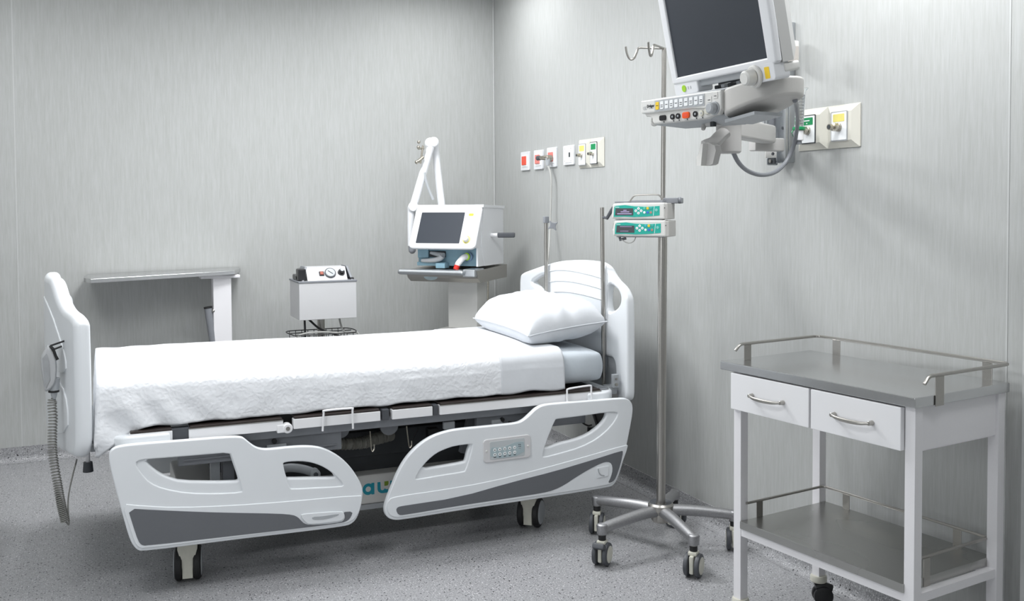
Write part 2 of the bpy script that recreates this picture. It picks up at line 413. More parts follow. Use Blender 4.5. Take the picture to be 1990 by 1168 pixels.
# door frame edge at the right border
struct(MB().bb((XR - .02, 1.60, 0), (XR, 1.985, CEIL), .006).build('trim_4', 'wall_trim'))
M['daylight'] = bpy.data.materials.new('daylit pane'); n, l = nodes_of(M['daylight']); n.clear()  # emissive pane for the added fill windows
e = n.new('ShaderNodeEmission'); e.inputs[0].default_value = (.93, .97, 1, 1); e.inputs[1].default_value = .8
oo = n.new('ShaderNodeOutputMaterial'); l.new(e.outputs[0], oo.inputs[0])
for k, (c, ax, ww, hh, p) in enumerate(FILL_WINDOWS):  # unseen frames and panes, added to go with the fill lights
    m = MB()
    def q(u, v, d): return V(XL + d, c[1] + u, c[2] + v) if ax == 'x' else V(c[0] + u, YF + d, c[2] + v)
    for (u0, u1, v0, v1) in ((-ww / 2 - .06, -ww / 2, -hh / 2 - .06, hh / 2 + .06), (ww / 2, ww / 2 + .06, -hh / 2 - .06, hh / 2 + .06), (-ww / 2, ww / 2, hh / 2, hh / 2 + .06), (-ww / 2, ww / 2, -hh / 2 - .06, -hh / 2), (-.02, .02, -hh / 2, hh / 2)):
        m.bb(q(u0, v0, 0), q(u1, v1, .05))
    wo = struct(m.build('window_%d' % (k + 1), 'white', smooth=False))
    MB().bb(q(-ww / 2, -hh / 2, 0), q(ww / 2, hh / 2, .02)).build('window_pane', 'daylight', wo, smooth=False)
for (x, y, sx, sy, p) in LAMPS:
    t = thing('ceiling_light', 'flat square-edged ceiling light panel overhead', 'ceiling light', (x, y, CEIL), 0, 'ceiling light panels')
    MB().bb((x - sx / 2 - .03, y - sy / 2 - .03, CEIL - .02), (x + sx / 2 + .03, y - sy / 2, CEIL)).bb((x - sx / 2 - .03, y + sy / 2, CEIL - .02), (x + sx / 2 + .03, y + sy / 2 + .03, CEIL)) \
        .bb((x - sx / 2 - .03, y - sy / 2, CEIL - .02), (x - sx / 2, y + sy / 2, CEIL)).bb((x + sx / 2, y - sy / 2, CEIL - .02), (x + sx / 2 + .03, y + sy / 2, CEIL)).build('frame', 'white', t, smooth=False)
    MB().bb((x - sx / 2, y - sy / 2, CEIL - .012), (x + sx / 2, y + sy / 2, CEIL)).build('diffuser', 'diffuser', t, smooth=False)
# ------------------------------------------------------------------ hospital bed
bed = thing('hospital_bed', 'white electric hospital bed with moulded end boards and lowered side rails', 'hospital bed', (1.08, 4.25, 0))
RY = 3.70                                     # front face of the side rails
def tr(pts, Y=RY): return [(lambda p: (p.x, p.z))(at(a, b, Y=Y)) for a, b in pts]
def railframe(Yb): return frame((0, Yb, 0), (1, 0, 0), (0, 0, 1), (0, -1, 0))
def rail(outline, holes, recess, band, grey):
    o = plate('side_rail', [chaikin(tr(outline), 2)] + [chaikin(tr(h), 1) for h in holes], railframe(RY + .028), .028, .010, 'plastic', bed)
    # front skin with wider openings leaves the sloping ledges round the holes
    rec = [chaikin(tr(h), 1) for h in recess]
    f = plate('front_skin', [chaikin(tr(outline, RY), 2)] + rec, railframe(RY + .004), .010, .0085, 'plastic', o)
    b = plate('lower_band', [chaikin(tr(band), 1)], railframe(RY - .004), .006, .0045, 'plastic', o)
    g = plate('grey_inlay', [chaikin(tr(grey), 1)], railframe(RY - .009), .0022, .0008, 'rail_grey', o, label='dark grey inlay along the bottom of the rail')
    return o
out1 = [(211,885),(214,876),(224,869),(239,865.5),(270,862),(350,856),(450,848),(470,849),(476,853),(488,863),(500,870.5),(517,873),(540,870.5),(566,868),(594,866.5),(617,868),(637,874),(663,889),(681,907),(694,926),(703,943),(705,956),(703,974),(699,992),(693,1007),(684,1017),(672,1022),(604,1031),(527,1040),(450,1049),(277,1071.5),(266,1068),(258,1059),(251,1045),(242,1014),(232.7,979.5),(221.7,938.6),(214,907)]
h1a = [(283,894.5),(302,891),(396,883.5),(440,879),(446,879),(449,890),(463,930),(462,934.5),(452,935),(422,936),(352,935),(327,927.5),(308,918),(292.5,905.5)]
h1b = [(549,901.6),(553,898),(573,896),(594,896.5),(614,901),(630,908.5),(643,917),(650,925),(648,927.5),(604,928),(560,929),(556.5,928)]
r1a = [(262,899),(275,893),(302,891),(396,883.5),(446,879),(451,890),(471,950),(469,956),(420,958.5),(365,957.5),(318,949),(292,938),(275,920)]
r1b = [(549,901.6),(553,898),(573,896),(594,896.5),(614,901),(632,909),(650,922),(667,941),(664,944.5),(610,947),(568,949.5),(562,947)]
bd1 = [(237,977.5),(270,981),(340,985),(450,981),(560,973),(700,960.5),(703,966),(699,988),(691,1004),(680,1013),(665,1017),(604,1025),(450,1043.5),(279,1065),(268,1062),(261,1052),(252,1026)]
g1 = [(248,986.5),(300,989.5),(380,993),(450,995),(540,996.6),(568,999),(578,1003.5),(584,1010),(590,1016),(600,1019),(630,1017.5),(662,1013.5),(669,1007),(669,999),(665,993.5),(684.5,992.5),(681,1003),(675,1010),(664,1014.5),(604,1022.5),(450,1040),(283,1059),(274,1057),(268,1049),(258,1019)]
rail1 = rail(out1, [h1a, h1b], [r1a, r1b], bd1, g1)
lt = plate('latch_handle', [chaikin(tr([(581,999),(592,996),(662,991),(668,996),(667,1006),(660,1011),(604,1017),(594,1015)]), 1)], railframe(RY - .010), .006, .002, 'plastic', rail1)
plate('latch_slot', [chaikin(tr([(604,1002),(625,1001),(656,996),(657,999),(640,1005),(622,1008),(606,1008)]), 1)], railframe(RY - .0155), .0012, .0004, 'lgrey', rail1, label='grey finger slot of the latch')
out2 = [(746,992),(751,971),(762,944),(772.5,918),(788,891),(810,867),(836,849),(863,839),(889,833.5),(942,828.5),(995.5,823),(1009,820.5),(1019,815),(1030,805),(1040.6,794.4),(1054,787),(1075,784),(1155,778),(1208,773.5),(1221,775),(1228.5,785),(1229,800),(1224,830),(1217,865),(1208,905),(1198.5,932),(1191,943),(1181,947),(1101.6,960),(995.5,976),(889,992),(783,1009.5),(764,1010.5),(751,1005)]
h2a = [(816,911.5),(831,894),(847,880.7),(863,873),(884,866),(910,863),(913,865),(908,878),(904.5,895),(902,897.5),(863,904.6)]
h2b = [(1078,815.6),(1082,814),(1128,808.5),(1175,803),(1179,804),(1176,814),(1165,827.6),(1144,843.5),(1117.6,854),(1088,860.8),(1060,870),(1056.5,869),(1059,862)]
r2a = [(806,930),(816,911.5),(831,894),(847,880.7),(863,873),(884,866),(914,862.5),(918,864),(913,885),(904,913),(901,916),(860,922),(812,930.5)]
r2b = [(1078,815.6),(1082,814),(1128,808.5),(1179,801),(1198,801),(1200,806),(1186.6,828),(1160,851.5),(1128,868),(1088,880),(1056,888),(1053.5,885),(1060,860)]
bd2 = [(752,970),(770,963),(850,952),(950,935),(1050,910),(1130,888),(1216,863),(1219,866),(1207,900),(1196,928),(1189,938),(1178,942),(1101,955),(995,970),(889,986),(783,1003.5),(766,1004.5),(756,1000),(751,990)]
g2 = [(768,990),(771,984),(782,981.5),(889,965.6),(995.5,935),(1075,915),(1155,891),(1205,875),(1209,876),(1204,900),(1195,927),(1189,935),(1179,938),(1185,926),(1188.5,912),(1186.6,900),(1178.6,896),(1166,899),(1141.5,911.5),(1115,927.5),(1096,940.5),(1075,951),(1052,957),(995.5,965.6),(889,981.6),(783,999.5),(773,999.5)]
rail2 = rail(out2, [h2a, h2b], [r2a, r2b], bd2, g2)
sq = plate('latch_plate', [tr([(1157,908),(1180,904),(1179,924),(1157,928)])], railframe(RY - .010), .003, .001, 'plastic', rail2)
MB().tube(catmull([at(1162.5, 911, Y=RY - .014), at(1164, 918, Y=RY - .014), at(1168, 922.5, Y=RY - .014), at(1174.5, 924, Y=RY - .014)], 5), .0022).build('latch_arc', 'lgrey', rail2, label='curved grey latch mark')
# control keypad on the right rail
kp = at(985, 871.5, Y=RY - .005); kr = at(1034, 866, Y=RY - .005)
ku = V(1, 0, .012).normalized(); kv = V(-.012, 0, 1).normalized(); kw = V(0, -1, 0)
def KF(w): return frame(kp + kw * w, ku, kv, kw)
cp = plate('control_panel', [rrect(.216, .098, .017)], KF(-.004), .010, .003, mat('panel surround', (.66, .655, .665), .4), rail2, label='grey control keypad surround')
MB_ = plate('keypad_membrane', [rrect(.158, .075, .006)], KF(.0055), .0016, .0005, mat('keypad top', (.52, .555, .57), .4), rail2)
wave = [(-.077, -.035), (.077, -.035), (.077, .021), (.06, .024), (.035, .024), (.01, .017), (-.02, .009), (-.05, .011), (-.077, .016)]
plate('keypad_field', [chaikin(wave, 1)], KF(.0069), .0010, .0003, 'panel_blue', rail2, label='blue grey field behind the keys')
for i in range(5):
    u = -.058 + i * .0225
    for j, v in enumerate((.002, -.018)):
        k = plate('key', [circle(.0072, 16, u, v)], KF(.0077), .0012, .0004, 'white_key', rail2)
        s = 1 if j == 0 else -1
        tri = [(u - .0032, v - .0025 * s), (u + .0032, v - .0025 * s), (u, v + .0035 * s)] if i < 4 else [(u - .003, v - .0005), (u + .003, v + .002), (u + .001, v - .003)]
        plate('key_symbol', [tri], KF(.0088), .0004, .0001, 'ink', rail2)
    MB().box((0, 0, 0), (.009, .0022, .0004)).build('printed_line', 'ink', rail2, local=False).data.transform(KF(.0079) @ Matrix.Translation((u, -.029, 0)) if False else Matrix.Identity(4))
bpy.data.batch_remove([o for o in bpy.data.objects if o.name.startswith('printed_line')])
def kbox(name, u, v, a, b, m, d=.0079): 
    o = plate(name, [rrect(a, b, min(a, b) * .2, 2, u, v)], KF(d), .0006, .0001, m, rail2); return o
for i in range(5): kbox('key_caption', -.058 + i * .0225, -.0285, .010, .0026, 'ink')
for i in range(3):
    for j in range(2): kbox('indicator', .052 + j * .0065, .012 - i * .008, .0042, .003, 'ink' if i < 2 else 'greyprint')
for sx in (-1, 1): MB().sphere(kp + ku * sx * .094 + kw * .006, .005, (1, .5, 1)).build('screw_cap', 'device', rail2)

# mattress platform: white bars with dark platform edges
def zt(px, py, Y=3.75): return at(px, py, Y=Y).z
bars = [(250, 334, False), (366, 549, True), (569.5, 737.7, True), (761, 839, True), (853.4, 1166, True)]
for i, (a, b, full) in enumerate(bars):
    xa, xb = at(a, 822, Y=3.75).x, at(b, 800, Y=3.75).x
    ob = MB().bb((xa, 3.738, .566), (xb, 3.775, .604), .002).build('platform_bar', 'white', bed)
    MB().bb((xa + .004, 3.742, .6045), (xb - .002, 4.75, .613), .003).build('platform_panel', 'mat_dark', bed, label='dark platform panel under the mattress')
    if i in (1, 4): MB().bb((xa, 3.736, .604), (xb, 3.742, .607)).build('metal_lip', 'steel', ob)
MB().bb((.10, 3.77, .53), (2.06, 3.80, .575), .003).bb((.10, 4.72, .53), (2.06, 4.75, .575), .003).bb((.13, 3.79, .53), (.17, 4.73, .575), .003).bb((2.0, 3.79, .53), (2.04, 4.73, .575), .003) \
    .bb((.9, 3.79, .53), (.94, 4.73, .575), .003).build('platform_frame', 'mgrey', bed)
hp = at(559, 832.5, Y=3.736)
MB().cyl(hp + V(0, .03, 0), hp + V(0, -.006, 0), .019, seg=28, bev=.003).box(hp + V(-.02, .012, 0), (.04, .03, .03), .003).build('hinge_cap', 'white', bed)
MB().cyl(hp + V(0, -.006, 0), hp + V(0, -.009, 0), .008, seg=16).build('hinge_bolt', 'steel', bed, label='steel bolt of the hinge')
for (px, py, sx) in ((350, 848, .066), (749, 812, .03), (846, 806, .022)):
    p = at(px, py, Y=3.75); MB().bb((p.x - sx / 2, 3.745, .565), (p.x + sx / 2, 3.79, .608), .003).build('joint_bracket', 'dgrey', bed)
# rounded white corner bumpers at both ends of the platform
def bumper(x0, x1, sgn):
    y0, y1 = 3.725, 4.775; r = .09; xe = x1 if sgn > 0 else x0; xi = x0 if sgn > 0 else x1
    pts = [(xi, y0)] + [(xe - sgn * r + sgn * r * math.sin(t), y0 + r - r * math.cos(t)) for t in [PI / 2 * k / 8 for k in range(9)]]
    pts += [(xe - sgn * r + sgn * r * math.cos(t), y1 - r + r * math.sin(t)) for t in [PI / 2 * k / 8 for k in range(9)]] + [(xi, y1)]
    plate('end_bumper', [pts], frame((0, 0, .556), (1, 0, 0), (0, 1, 0), (0, 0, 1)), .044, .012, 'plastic', bed)
bumper(.035, .25, -1); bumper(1.98, 2.135, 1)
MB().sphere((2.085, 3.79, .602), .03, (1, .8, .2)).build('bumper_insert', 'mgrey', bed, label='grey oval insert on the corner bumper')
# wire guards standing on the platform edge
for q in ([(627, 838), (629, 802), (632, 798), (682, 793.5), (685, 796.5), (686, 833)], [(1102, 790), (1102, 760), (1106, 755.5), (1145, 749.5), (1149, 752.5), (1149, 786)]):
    P = [at(a, b, Y=3.728) for a, b in q]; P = [P[0]] + catmull(P[1:5], 3) + [P[5]]
    MB().tube(P, .0042).build('wire_guard', 'white', bed)

# head and foot boards
class Plane2:
    def __init__(s, p, q): s.p, s.q = Vector(p), Vector(q); s.d = (s.q - s.p).normalized(); s.n = V(s.d.y, -s.d.x, 0)
    def hit(s, px, py):
        v = RW.transposed() @ V((px - CX) / FPX, (py - CY) / FPX, 1.0); o = V(0, 0, CAMH)
        t = (s.p - o).dot(s.n) / v.dot(s.n); h = o + v * t; return ((h - s.p).dot(s.d), h.z)
hb = Plane2((2.19, 3.75, 0), (2.128, 4.80, 0))
HF = lambda w: frame(hb.p - hb.n * w * -1, hb.d, (0, 0, 1), hb.n)       # w > 0 away from the mattress
L = (hb.q - hb.p).length
top = [hb.hit(a, b) for a, b in [(1009.6, 540), (1012, 531), (1031.5, 524), (1057.5, 514.6), (1086, 507), (1119, 505), (1146.6, 506.6), (1174, 512)]]
top += [(.12, 1.085), (.05, 1.055), (.012, 1.02), (0, .98)]
prof = [(L, .54)] + [(L, .96)] + [p for p in top] + [(0, .60), (.005, .55), (.03, .535), (.075, .535), (.095, .55), (.10, .60), (.10, .69), (.115, .715), (.14, .725), (L - .14, .725), (L - .115, .715), (L - .10, .69), (L - .10, .60), (L - .095, .55), (L - .075, .535), (L - .03, .535)]
hh1 = [hb.hit(a, b) for a, b in [(1181, 551), (1192, 556), (1202, 566), (1206, 580), (1203, 594), (1193, 604), (1180, 608), (1177, 580)]]
hh2 = [hb.hit(a, b) for a, b in [(1029, 547), (1053, 532.5), (1060, 533), (1061, 563), (1048, 565), (1040, 556)]]
hdb = plate('headboard', [chaikin(prof, 2), chaikin(hh1, 2), chaikin(hh2, 2)], HF(0), .046, .014, 'plastic', bed)
plate('lower_plate', [rrect(L - .19, .17, .01, 3, L / 2, .655)], HF(.016), .012, .003, 'lgrey', hdb, label='grey lower plate of the headboard')
for py0 in (0, 21, 42):
    P = [hb.hit(a, b + py0) for a, b in [(1068, 527), (1085, 524.5), (1110, 526), (1140, 532), (1172, 541)]]
    MB().tube([HF(-.001) @ V(u, v, 0) for u, v in catmull([V(a, b, 0) for a, b in P], 5) for u, v in [(0, 0)]] if False else [HF(-.001) @ V(c.x, c.y, 0) for c in catmull([V(a, b, 0) for a, b in P], 5)], .0028, seg=6).build('moulded_rib', 'plastic', hdb)
for a in (1066, 1178):
    P = [hb.hit(a, b) for b in (516, 560, 620)]
    MB().tube([HF(-.001) @ V(u, v, 0) for u, v in P], .003, seg=6).build('moulded_rib', 'plastic', hdb)
MB().box((2.155, 3.80, .63), (.03, .02, .06), .003).box((2.15, 3.84, .585), (.05, .05, .04), .004).build('board_bracket', 'lgrey', bed)
MB().cyl((2.155, 3.792, .615), (2.155, 3.784, .615), .007, seg=12).cyl((2.155, 3.792, .64), (2.155, 3.784, .64), .005, seg=12).build('bracket_bolt', 'steel', bed)

yc, hw = 4.28, .53
def xin(y): 
    t = max(0, 1 - ((y - yc) / hw) ** 2); return -.006 - .078 * t ** 1.1 - .07 * (y - 3.75)
def fb_z(px, py, y): return at(px, py, Y=y).z
half = [(0, fb_z(178, 640, 3.75)), (.006, fb_z(177, 624, 3.76)), (.05, fb_z(168, 610.5, 3.8)), (.13, fb_z(157, 601, 3.88)), (.18, fb_z(150, 590, 3.93)), (.22, fb_z(146, 577, 3.97)), (.255, fb_z(140, 564, 4.0)), (.30, fb_z(132, 546, 4.05)), (.345, fb_z(124, 538.5, 4.1)), (.40, fb_z(115, 538, 4.15))]
prof = [(u, z) for u, z in half] + [(2 * hw - u, z) for u, z in half[::-1]] + [(2 * hw, .62), (2 * hw - .015, .545), (2 * hw - .07, .515), (.07, .515), (.015, .545), (0, .62)]
FF = frame((0, 3.75, 0), (0, 1, 0), (0, 0, 1), (1, 0, 0))
def bend(o, off=0):
    me = o.data; bm = bmesh.new(); bm.from_mesh(me); org = ORI[o.name]
    for k in range(1, 40):
        y = 3.75 + 2 * hw * k / 40 - org.y
        bmesh.ops.bisect_plane(bm, geom=bm.verts[:] + bm.edges[:] + bm.faces[:], plane_co=(0, y, 0), plane_no=(0, 1, 0))
    for v in bm.verts: v.co.x += xin(v.co.y + org.y)
    bm.to_mesh(me); bm.free()
    for p in me.polygons: p.use_smooth = True
    me.set_sharp_from_angle(angle=math.radians(32))
fb = plate('footboard', [chaikin(prof, 3)], FF @ Matrix.Translation((0, 0, -.056)), .056, .022, 'plastic', bed, bres=5)
bend(fb)
# raised rim and proud lower panel on the outer face
inner = [(u * .86 + .07, z - .05) for u, z in prof[:20]]
fp = plate('outer_panel', [chaikin([(.09, .56), (2 * hw - .09, .56), (2 * hw - .09, .77), (hw + .18, .80), (hw - .18, .80), (.09, .77)], 2)], FF @ Matrix.Translation((0, 0, -.061)), .008, .004, 'plastic', fb); bend(fp)
fp = plate('outer_panel', [chaikin([(.10, .81), (hw - .18, .83), (hw + .18, .83), (2 * hw - .10, .81), (2 * hw - .10, .90), (2 * hw - .35, 1.07), (.35, 1.07), (.10, .90)], 2)], FF @ Matrix.Translation((0, 0, -.060)), .008, .004, 'plastic', fb); bend(fp)
MB().cyl((-.03, 3.98, .51), (-.03, 3.98, .455), .008, seg=10).build('socket_stem', 'white', bed)
MB().cyl((-.03, 3.98, .462), (-.03, 3.98, .425), .016, .019, seg=16).build('socket_cup', 'dgrey', bed, label='dark grey cup under the footboard')
MB().bb((-.04, 3.90, .535), (.05, 4.6, .56), .004).bb((-.02, 3.84, .53), (.12, 3.87, .555), .003).build('board_mount', 'lgrey', bed)

# chassis, lift, covers
MB().bb((.42, 3.99, .36), (1.88, 4.52, .47), .01).bb((.52, 4.02, .29), (1.80, 4.48, .37), .01).build('chassis_cover', 'under', bed)
cov = MB().bb((.30, 3.955, .165), (1.90, 4.55, .292), .012).build('base_cover', 'device', bed)
MB().bb((.32, 3.962, .14), (1.88, 4.54, .166), .004).build('base_skirt', 'lgrey', bed)
for xx in (.62, 1.52):
    for yy in (3.965, 4.545): MB().box((xx, yy, .45), (.055, .03, .24), .004, Matrix.Rotation(.25, 3, 'Y')).build('lift_arm', 'mgrey', bed)
MB().bb((.55, 3.80, .40), (.62, 3.86, .56), .004).bb((.50, 3.80, .50), (.56, 3.85, .56), .004).build('rail_bracket', 'lgrey', bed)
MB().bb((1.56, 3.80, .40), (1.63, 3.86, .56), .004).build('rail_bracket', 'lgrey', bed)
ra = [at(545, 912, Y=3.78), at(565, 909, Y=3.78), at(590, 912, Y=3.78), at(611, 919, Y=3.78)]
MB().tube(catmull(ra, 5), .012, sy=[.017] * 16).cyl(ra[3] + V(0, .01, 0), ra[3] + V(0, -.025, 0), .019, seg=20).build('rail_arm', 'lgrey', bed)
MB().cyl(ra[3] + V(0, -.024, 0), ra[3] + V(0, -.030, 0), .009, seg=14).build('arm_bolt', 'dgrey', bed)
MB().bb((.28, 3.79, .455), (.90, 3.82, .53), .003).bb((.3, 3.785, .475), (.88, 3.79, .48)).build('side_channel', 'mgrey', bed)
bq = at(533, 857, Y=3.785)
MB().cyl(bq, bq + V(0, -.008, 0), .010, seg=14).build('channel_bolt', 'black', bed)
MB().bb((bq.x - .03, 3.775, bq.z - .045), (bq.x + .045, 3.785, bq.z - .012), .002).build('channel_clip', 'lgrey', bed)
ca, cb_ = at(408, 880, Y=3.86), at(440, 940, Y=3.86)
MB().bb((ca.x, 3.84, cb_.z - .05), (ca.x + .035, 3.88, .53), .003).build('lift_bracket', 'lgrey', bed)
MB().bb((ca.x + .045, 3.85, cb_.z), (cb_.x + .03, 3.90, .50), .003).build('lift_bracket', 'mgrey', bed)
# corrugated hose
hc = catmull([at(548, 862, Y=3.87), at(590, 860, Y=3.87), at(640, 863, Y=3.88), at(700, 861, Y=3.90), at(730, 853, Y=3.93), at(760, 845, Y=3.97)], 22)
MB().tube(hc, [.0235 + .0035 * math.cos(i * 2 * PI / 2.4) for i in range(len(hc))], seg=14).build('corrugated_hose', 'hose', bed)
# hooks
for (x0, y0, x1, y1) in ((719, 838, 722, 877), (790, 828, 795, 870)):
    t_, b_ = at(x0, y0, Y=3.80), at(x1, y1, Y=3.79)
    MB().tube(catmull([t_, (t_ + b_) / 2, b_ + V(0, 0, .008), b_ + V(.004, -.004, 0), b_ + V(.010, -.004, .010), b_ + V(.010, -.004, .028)], 4), .0027, seg=6).build('bag_hook', 'brass', bed)
for (px, py, r) in ((662, 840, .035), (756, 833, .038)):
    p = at(px, py, Y=3.84); MB().cyl(p + V(0, .01, .012), p + V(0, -.006, .012), r, seg=28).build('round_bracket', 'mgrey', bed)
MB().box(at(840, 842, Y=3.9), (.05, .04, .05), .006).tube(catmull([at(815, 830, Y=3.86), at(800, 860, Y=3.88), at(803, 885, Y=3.9), at(830, 880, Y=3.9)], 6), .003).build('motor_box', 'black', bed)
for (px, py) in ((975, 815), (990, 822)):
    p = at(px, py, Y=3.79); MB().cyl(p, p + V(0, -.012, 0), .009, seg=12).build('channel_bolt', 'black', bed)
MB().bb((1.48, 3.79, .455), (2.0, 3.82, .53), .003).build('side_channel', 'mgrey', bed)
for q in (at(872, 826, Y=3.80), at(965, 822, Y=3.79)): MB().box(q, (.05, .02, .032), .004).build('channel_clip', 'lgrey', bed)
# far side rails, lowered on the other side
for oo in (out1, out2):
    plate('side_rail', [chaikin(tr(oo), 2)] + [chaikin(tr(h), 1) for h in ((h1a, h1b) if oo is out1 else (h2a, h2b))], frame((0, 4.775, 0), (1, 0, 0), (0, 0, 1), (0, -1, 0)), .030, .010, 'plastic', bed)
# black push fitting and cable at the head end
p = at(1160, 822, Y=3.95)
MB().box(p + V(.02, 0, .02), (.06, .04, .10), .008, Matrix.Rotation(-.35, 3, 'Y')).box(p + V(-.02, 0, -.03), (.05, .03, .03), .005).build('push_fitting', 'blackgloss', bed)
MB().tube(catmull([at(1118, 808, Y=3.95), at(1130, 820, Y=3.95), at(1142, 827, Y=3.95), at(1150, 826, Y=3.95)], 6), .004).build('brake_cable', 'black', bed)
# logo on the base cover
lp = at(716, 951, Y=3.952)
LF = frame((lp.x, 3.9555, lp.z), (1, 0, 0), (0, 0, 1), (0, -1, 0))
def letter_a():
    r, wd = .0245, .013; o = circle(r, 28, 0, 0); i = circle(r - wd, 24, 0, 0); return o, i
o_, i_ = letter_a()
la = plate('logo_letter', [o_, i_], LF, .0015, .0003, 'logo_teal', cov, label='teal lower case letter a')
plate('logo_letter', [[(.0135, -.0245), (.0265, -.0245), (.0265, .0245), (.0135, .0245)]], LF, .0016, .0003, 'logo_teal', cov)
uu = [(.040, .0245), (.040, -.006)] + [(.0625 - .0225 * math.cos(t), -.004 - .0205 * math.sin(t)) for t in [PI / 2 * k / 6 for k in range(7)]] + [(.084, -.0245), (.0865, -.018), (.0865, -.010), (.077, -.010), (.076, -.0075), (.070, -.006), (.068, -.0105), (.0615, -.0125)] + [(.062 - .008 * math.cos(t), -.004 - .0085 * math.sin(t)) for t in [PI / 2 - PI / 2 * k / 4 for k in range(5)]] + [(.053, .0245)]
plate('logo_letter', [uu], LF, .0015, .0003, 'logo_teal', cov, label='teal lower case letter u')
plate('logo_square', [[(.0705, .0245), (.0885, .0245), (.0885, .014), (.087, .0085), (.083, .0055), (.0705, .0055)]], LF, .0015, .0003, 'logo_green', cov, label='olive green square over the letter u')
plate('logo_letter', [[(.096, .0245), (.108, .0245), (.108, -.0245), (.096, -.0245)]], LF, .0015, .0003, 'logo_teal', cov)
# castors
def castor(x, y, a):
    R = Matrix.Rotation(a, 3, 'Z'); c = V(x, y, 0)
    def T(p): return c + R @ Vector(p)
    m = MB()
    w_ = [(.034, .17), (.036, .13), (.024, .09), (.0185, .055), (.0185, .02)]
    pts = [(u, z) for u, z in w_] + [(-u, z) for u, z in w_[::-1]]
    m.prism([T((u, -.052 if z < .11 else -.045, z)) for u, z in pts], R @ V(0, .03, 0))
    m.box(T((0, 0, .148)), (.07, .07, .04), .008, R)
    m.cyl(T((0, 0, .16)), T((0, 0, .19)), .02)
    f = m.build('castor', 'castor_cream', bed)
    for s in (-1, 1):
        wl = MB(); Rw = R @ Matrix.Rotation(PI / 2, 3, 'Y').to_3x3()
        wl.lathe([(0, -.012), (.05, -.014), (.058, -.014), (.065, -.008), (.065, .008), (.058, .014), (.05, .014), (0, .012)], T((s * .034, 0, .065)), Rw, 36)
        o = wl.build('castor_wheel', 'black', f)
        MB().cyl(T((s * .046, 0, .065)), T((s * .051, 0, .065)), .052, seg=32, bev=.002).build('wheel_disc', 'lgrey', f)
for (x, y, a) in ((.315, 3.86, -.14), (1.765, 3.87, -.70), (.34, 4.58, .5), (1.80, 4.58, -.6)): castor(x, y, a)
for xx in (.315, 1.775):
    MB().bb((xx - .03, 3.83, .17), (xx + .03, 4.61, .21), .005).build('axle_beam', 'lgrey', bed)

# ------------------------------------------------------------------ mattress, cover, pillow
mt = MB(); mt.bb((.03, 3.785, .6135), (2.118, 4.68, .785), .062)
mts = mt.build('mattress', 'sheet', angle=60); tag(mts, 'pale blue grey mattress showing at the head of the bed under the pillow', 'mattress')
mts.modifiers.new('bev', 'SUBSURF').levels = 0; mts.modifiers.remove(mts.modifiers[0])
def nz3(x, y, z, s): return noise.noise(V(x * s, y * s, z * s))
def cloth_shell(name, x0, x1, nx, grow, m, hem, parent=None, foot=False, wr=1.0, far=True):
    bm = bmesh.new(); rows = []
    sec = []
    yn, yf, zt_, r = 3.785 - .006 - grow, 4.68 + .006 + grow, .785 + .006 + grow, .062
    n1 = 14
    for k in range(n1): sec.append((yn, hem + (zt_ - r - hem) * k / n1, 'n'))
    for k in range(9): a = PI / 2 * k / 8; sec.append((yn + r - r * math.cos(a), zt_ - r + r * math.sin(a), 't'))
    for k in range(1, 40): sec.append((yn + r + (yf - yn - 2 * r) * k / 40, zt_, 't'))
    for k in range(9): a = PI / 2 * k / 8; sec.append((yf - r + r * math.sin(a), zt_ - r + r * math.cos(a), 't'))
    for k in range(1, n1 + 1): sec.append((yf, zt_ - r + (hem - zt_ + r) * k / n1, 'f'))
    for i in range(nx + 1):
        x = x0 + (x1 - x0) * i / nx; row = []
        for (y, z, tg) in sec:
            d = (z - hem) / (zt_ - hem)
            sag = 1 - d
            dy = 0; dz = 0; dx = 0
            n = nz3(x, y, z, 5) * .010 + nz3(x, y, z, 13) * .0045
            if tg != 't': dy = (-1 if tg == 'n' else 1) * (abs(n) * .8 * wr + sag * .006)
            dz = nz3(x + 3, y, z, 3) * .005 * wr if tg == 't' else 0
            if tg == 't' and foot: dz += .014 * max(0, 1 - (x - x0) / 1.1)
            if foot:
                f = max(0, 1 - (x - x0) / .5)
                fold = math.sin((x * 1.0 + (z - hem) * .9) * 46 + 2 * nz3(x, y, z, 4)) * .010 * f
                if tg != 't': dy += (-1 if tg == 'n' else 1) * (fold * (.3 + sag) + .008 * f)
                else: dz += .2 * fold
                if tg != 't' : dz -= sag * .095 * max(0, 1 - (x - x0) / .16) ** 1.5
            if tg != 't': dz += sag * (nz3(x, 1, 2, 9) * .010) + sag * .0
            row.append(bm.verts.new((x + dx, y + dy, z + dz)))
        rows.append(row)
    for a, b in zip(rows, rows[1:]):
        for k in range(len(a) - 1): bm.faces.new((a[k], b[k], b[k + 1], a[k + 1]))
    if foot:   # the cover falls over the foot end of the mattress
        last = rows[0]
        for j in range(1, 9):
            row = [bm.verts.new((v.co.x - .012 * math.sin(j / 8 * PI / 2) - .004 * nz3(v.co.y * 2, j, 1, 3), v.co.y, max(v.co.z - 0, .0))) for v in rows[0]]
            zb = .56
            for v, s0 in zip(row, rows[0]): v.co.z = s0.co.z + (zb - s0.co.z) * (j / 8) if s0.co.z > zb else s0.co.z
            for k in range(len(row) - 1): bm.faces.new((last[k], last[k + 1], row[k + 1], row[k]))
            last = row
    bmesh.ops.recalc_face_normals(bm, faces=bm.faces[:])
    me = bpy.data.meshes.new(name); bm.to_mesh(me); bm.free()
    o = link_mesh(name, me, M[m], parent, False, True, 180)
    s = o.modifiers.new('thick', 'SOLIDIFY'); s.thickness = .004; s.offset = 1
    return o
bl = cloth_shell('bedspread', .008, 1.60, 190, 0, 'quilt', .622, foot=True)
tag(bl, 'white quilted bedspread spread over the mattress and hanging to the bed frame', 'bedspread')
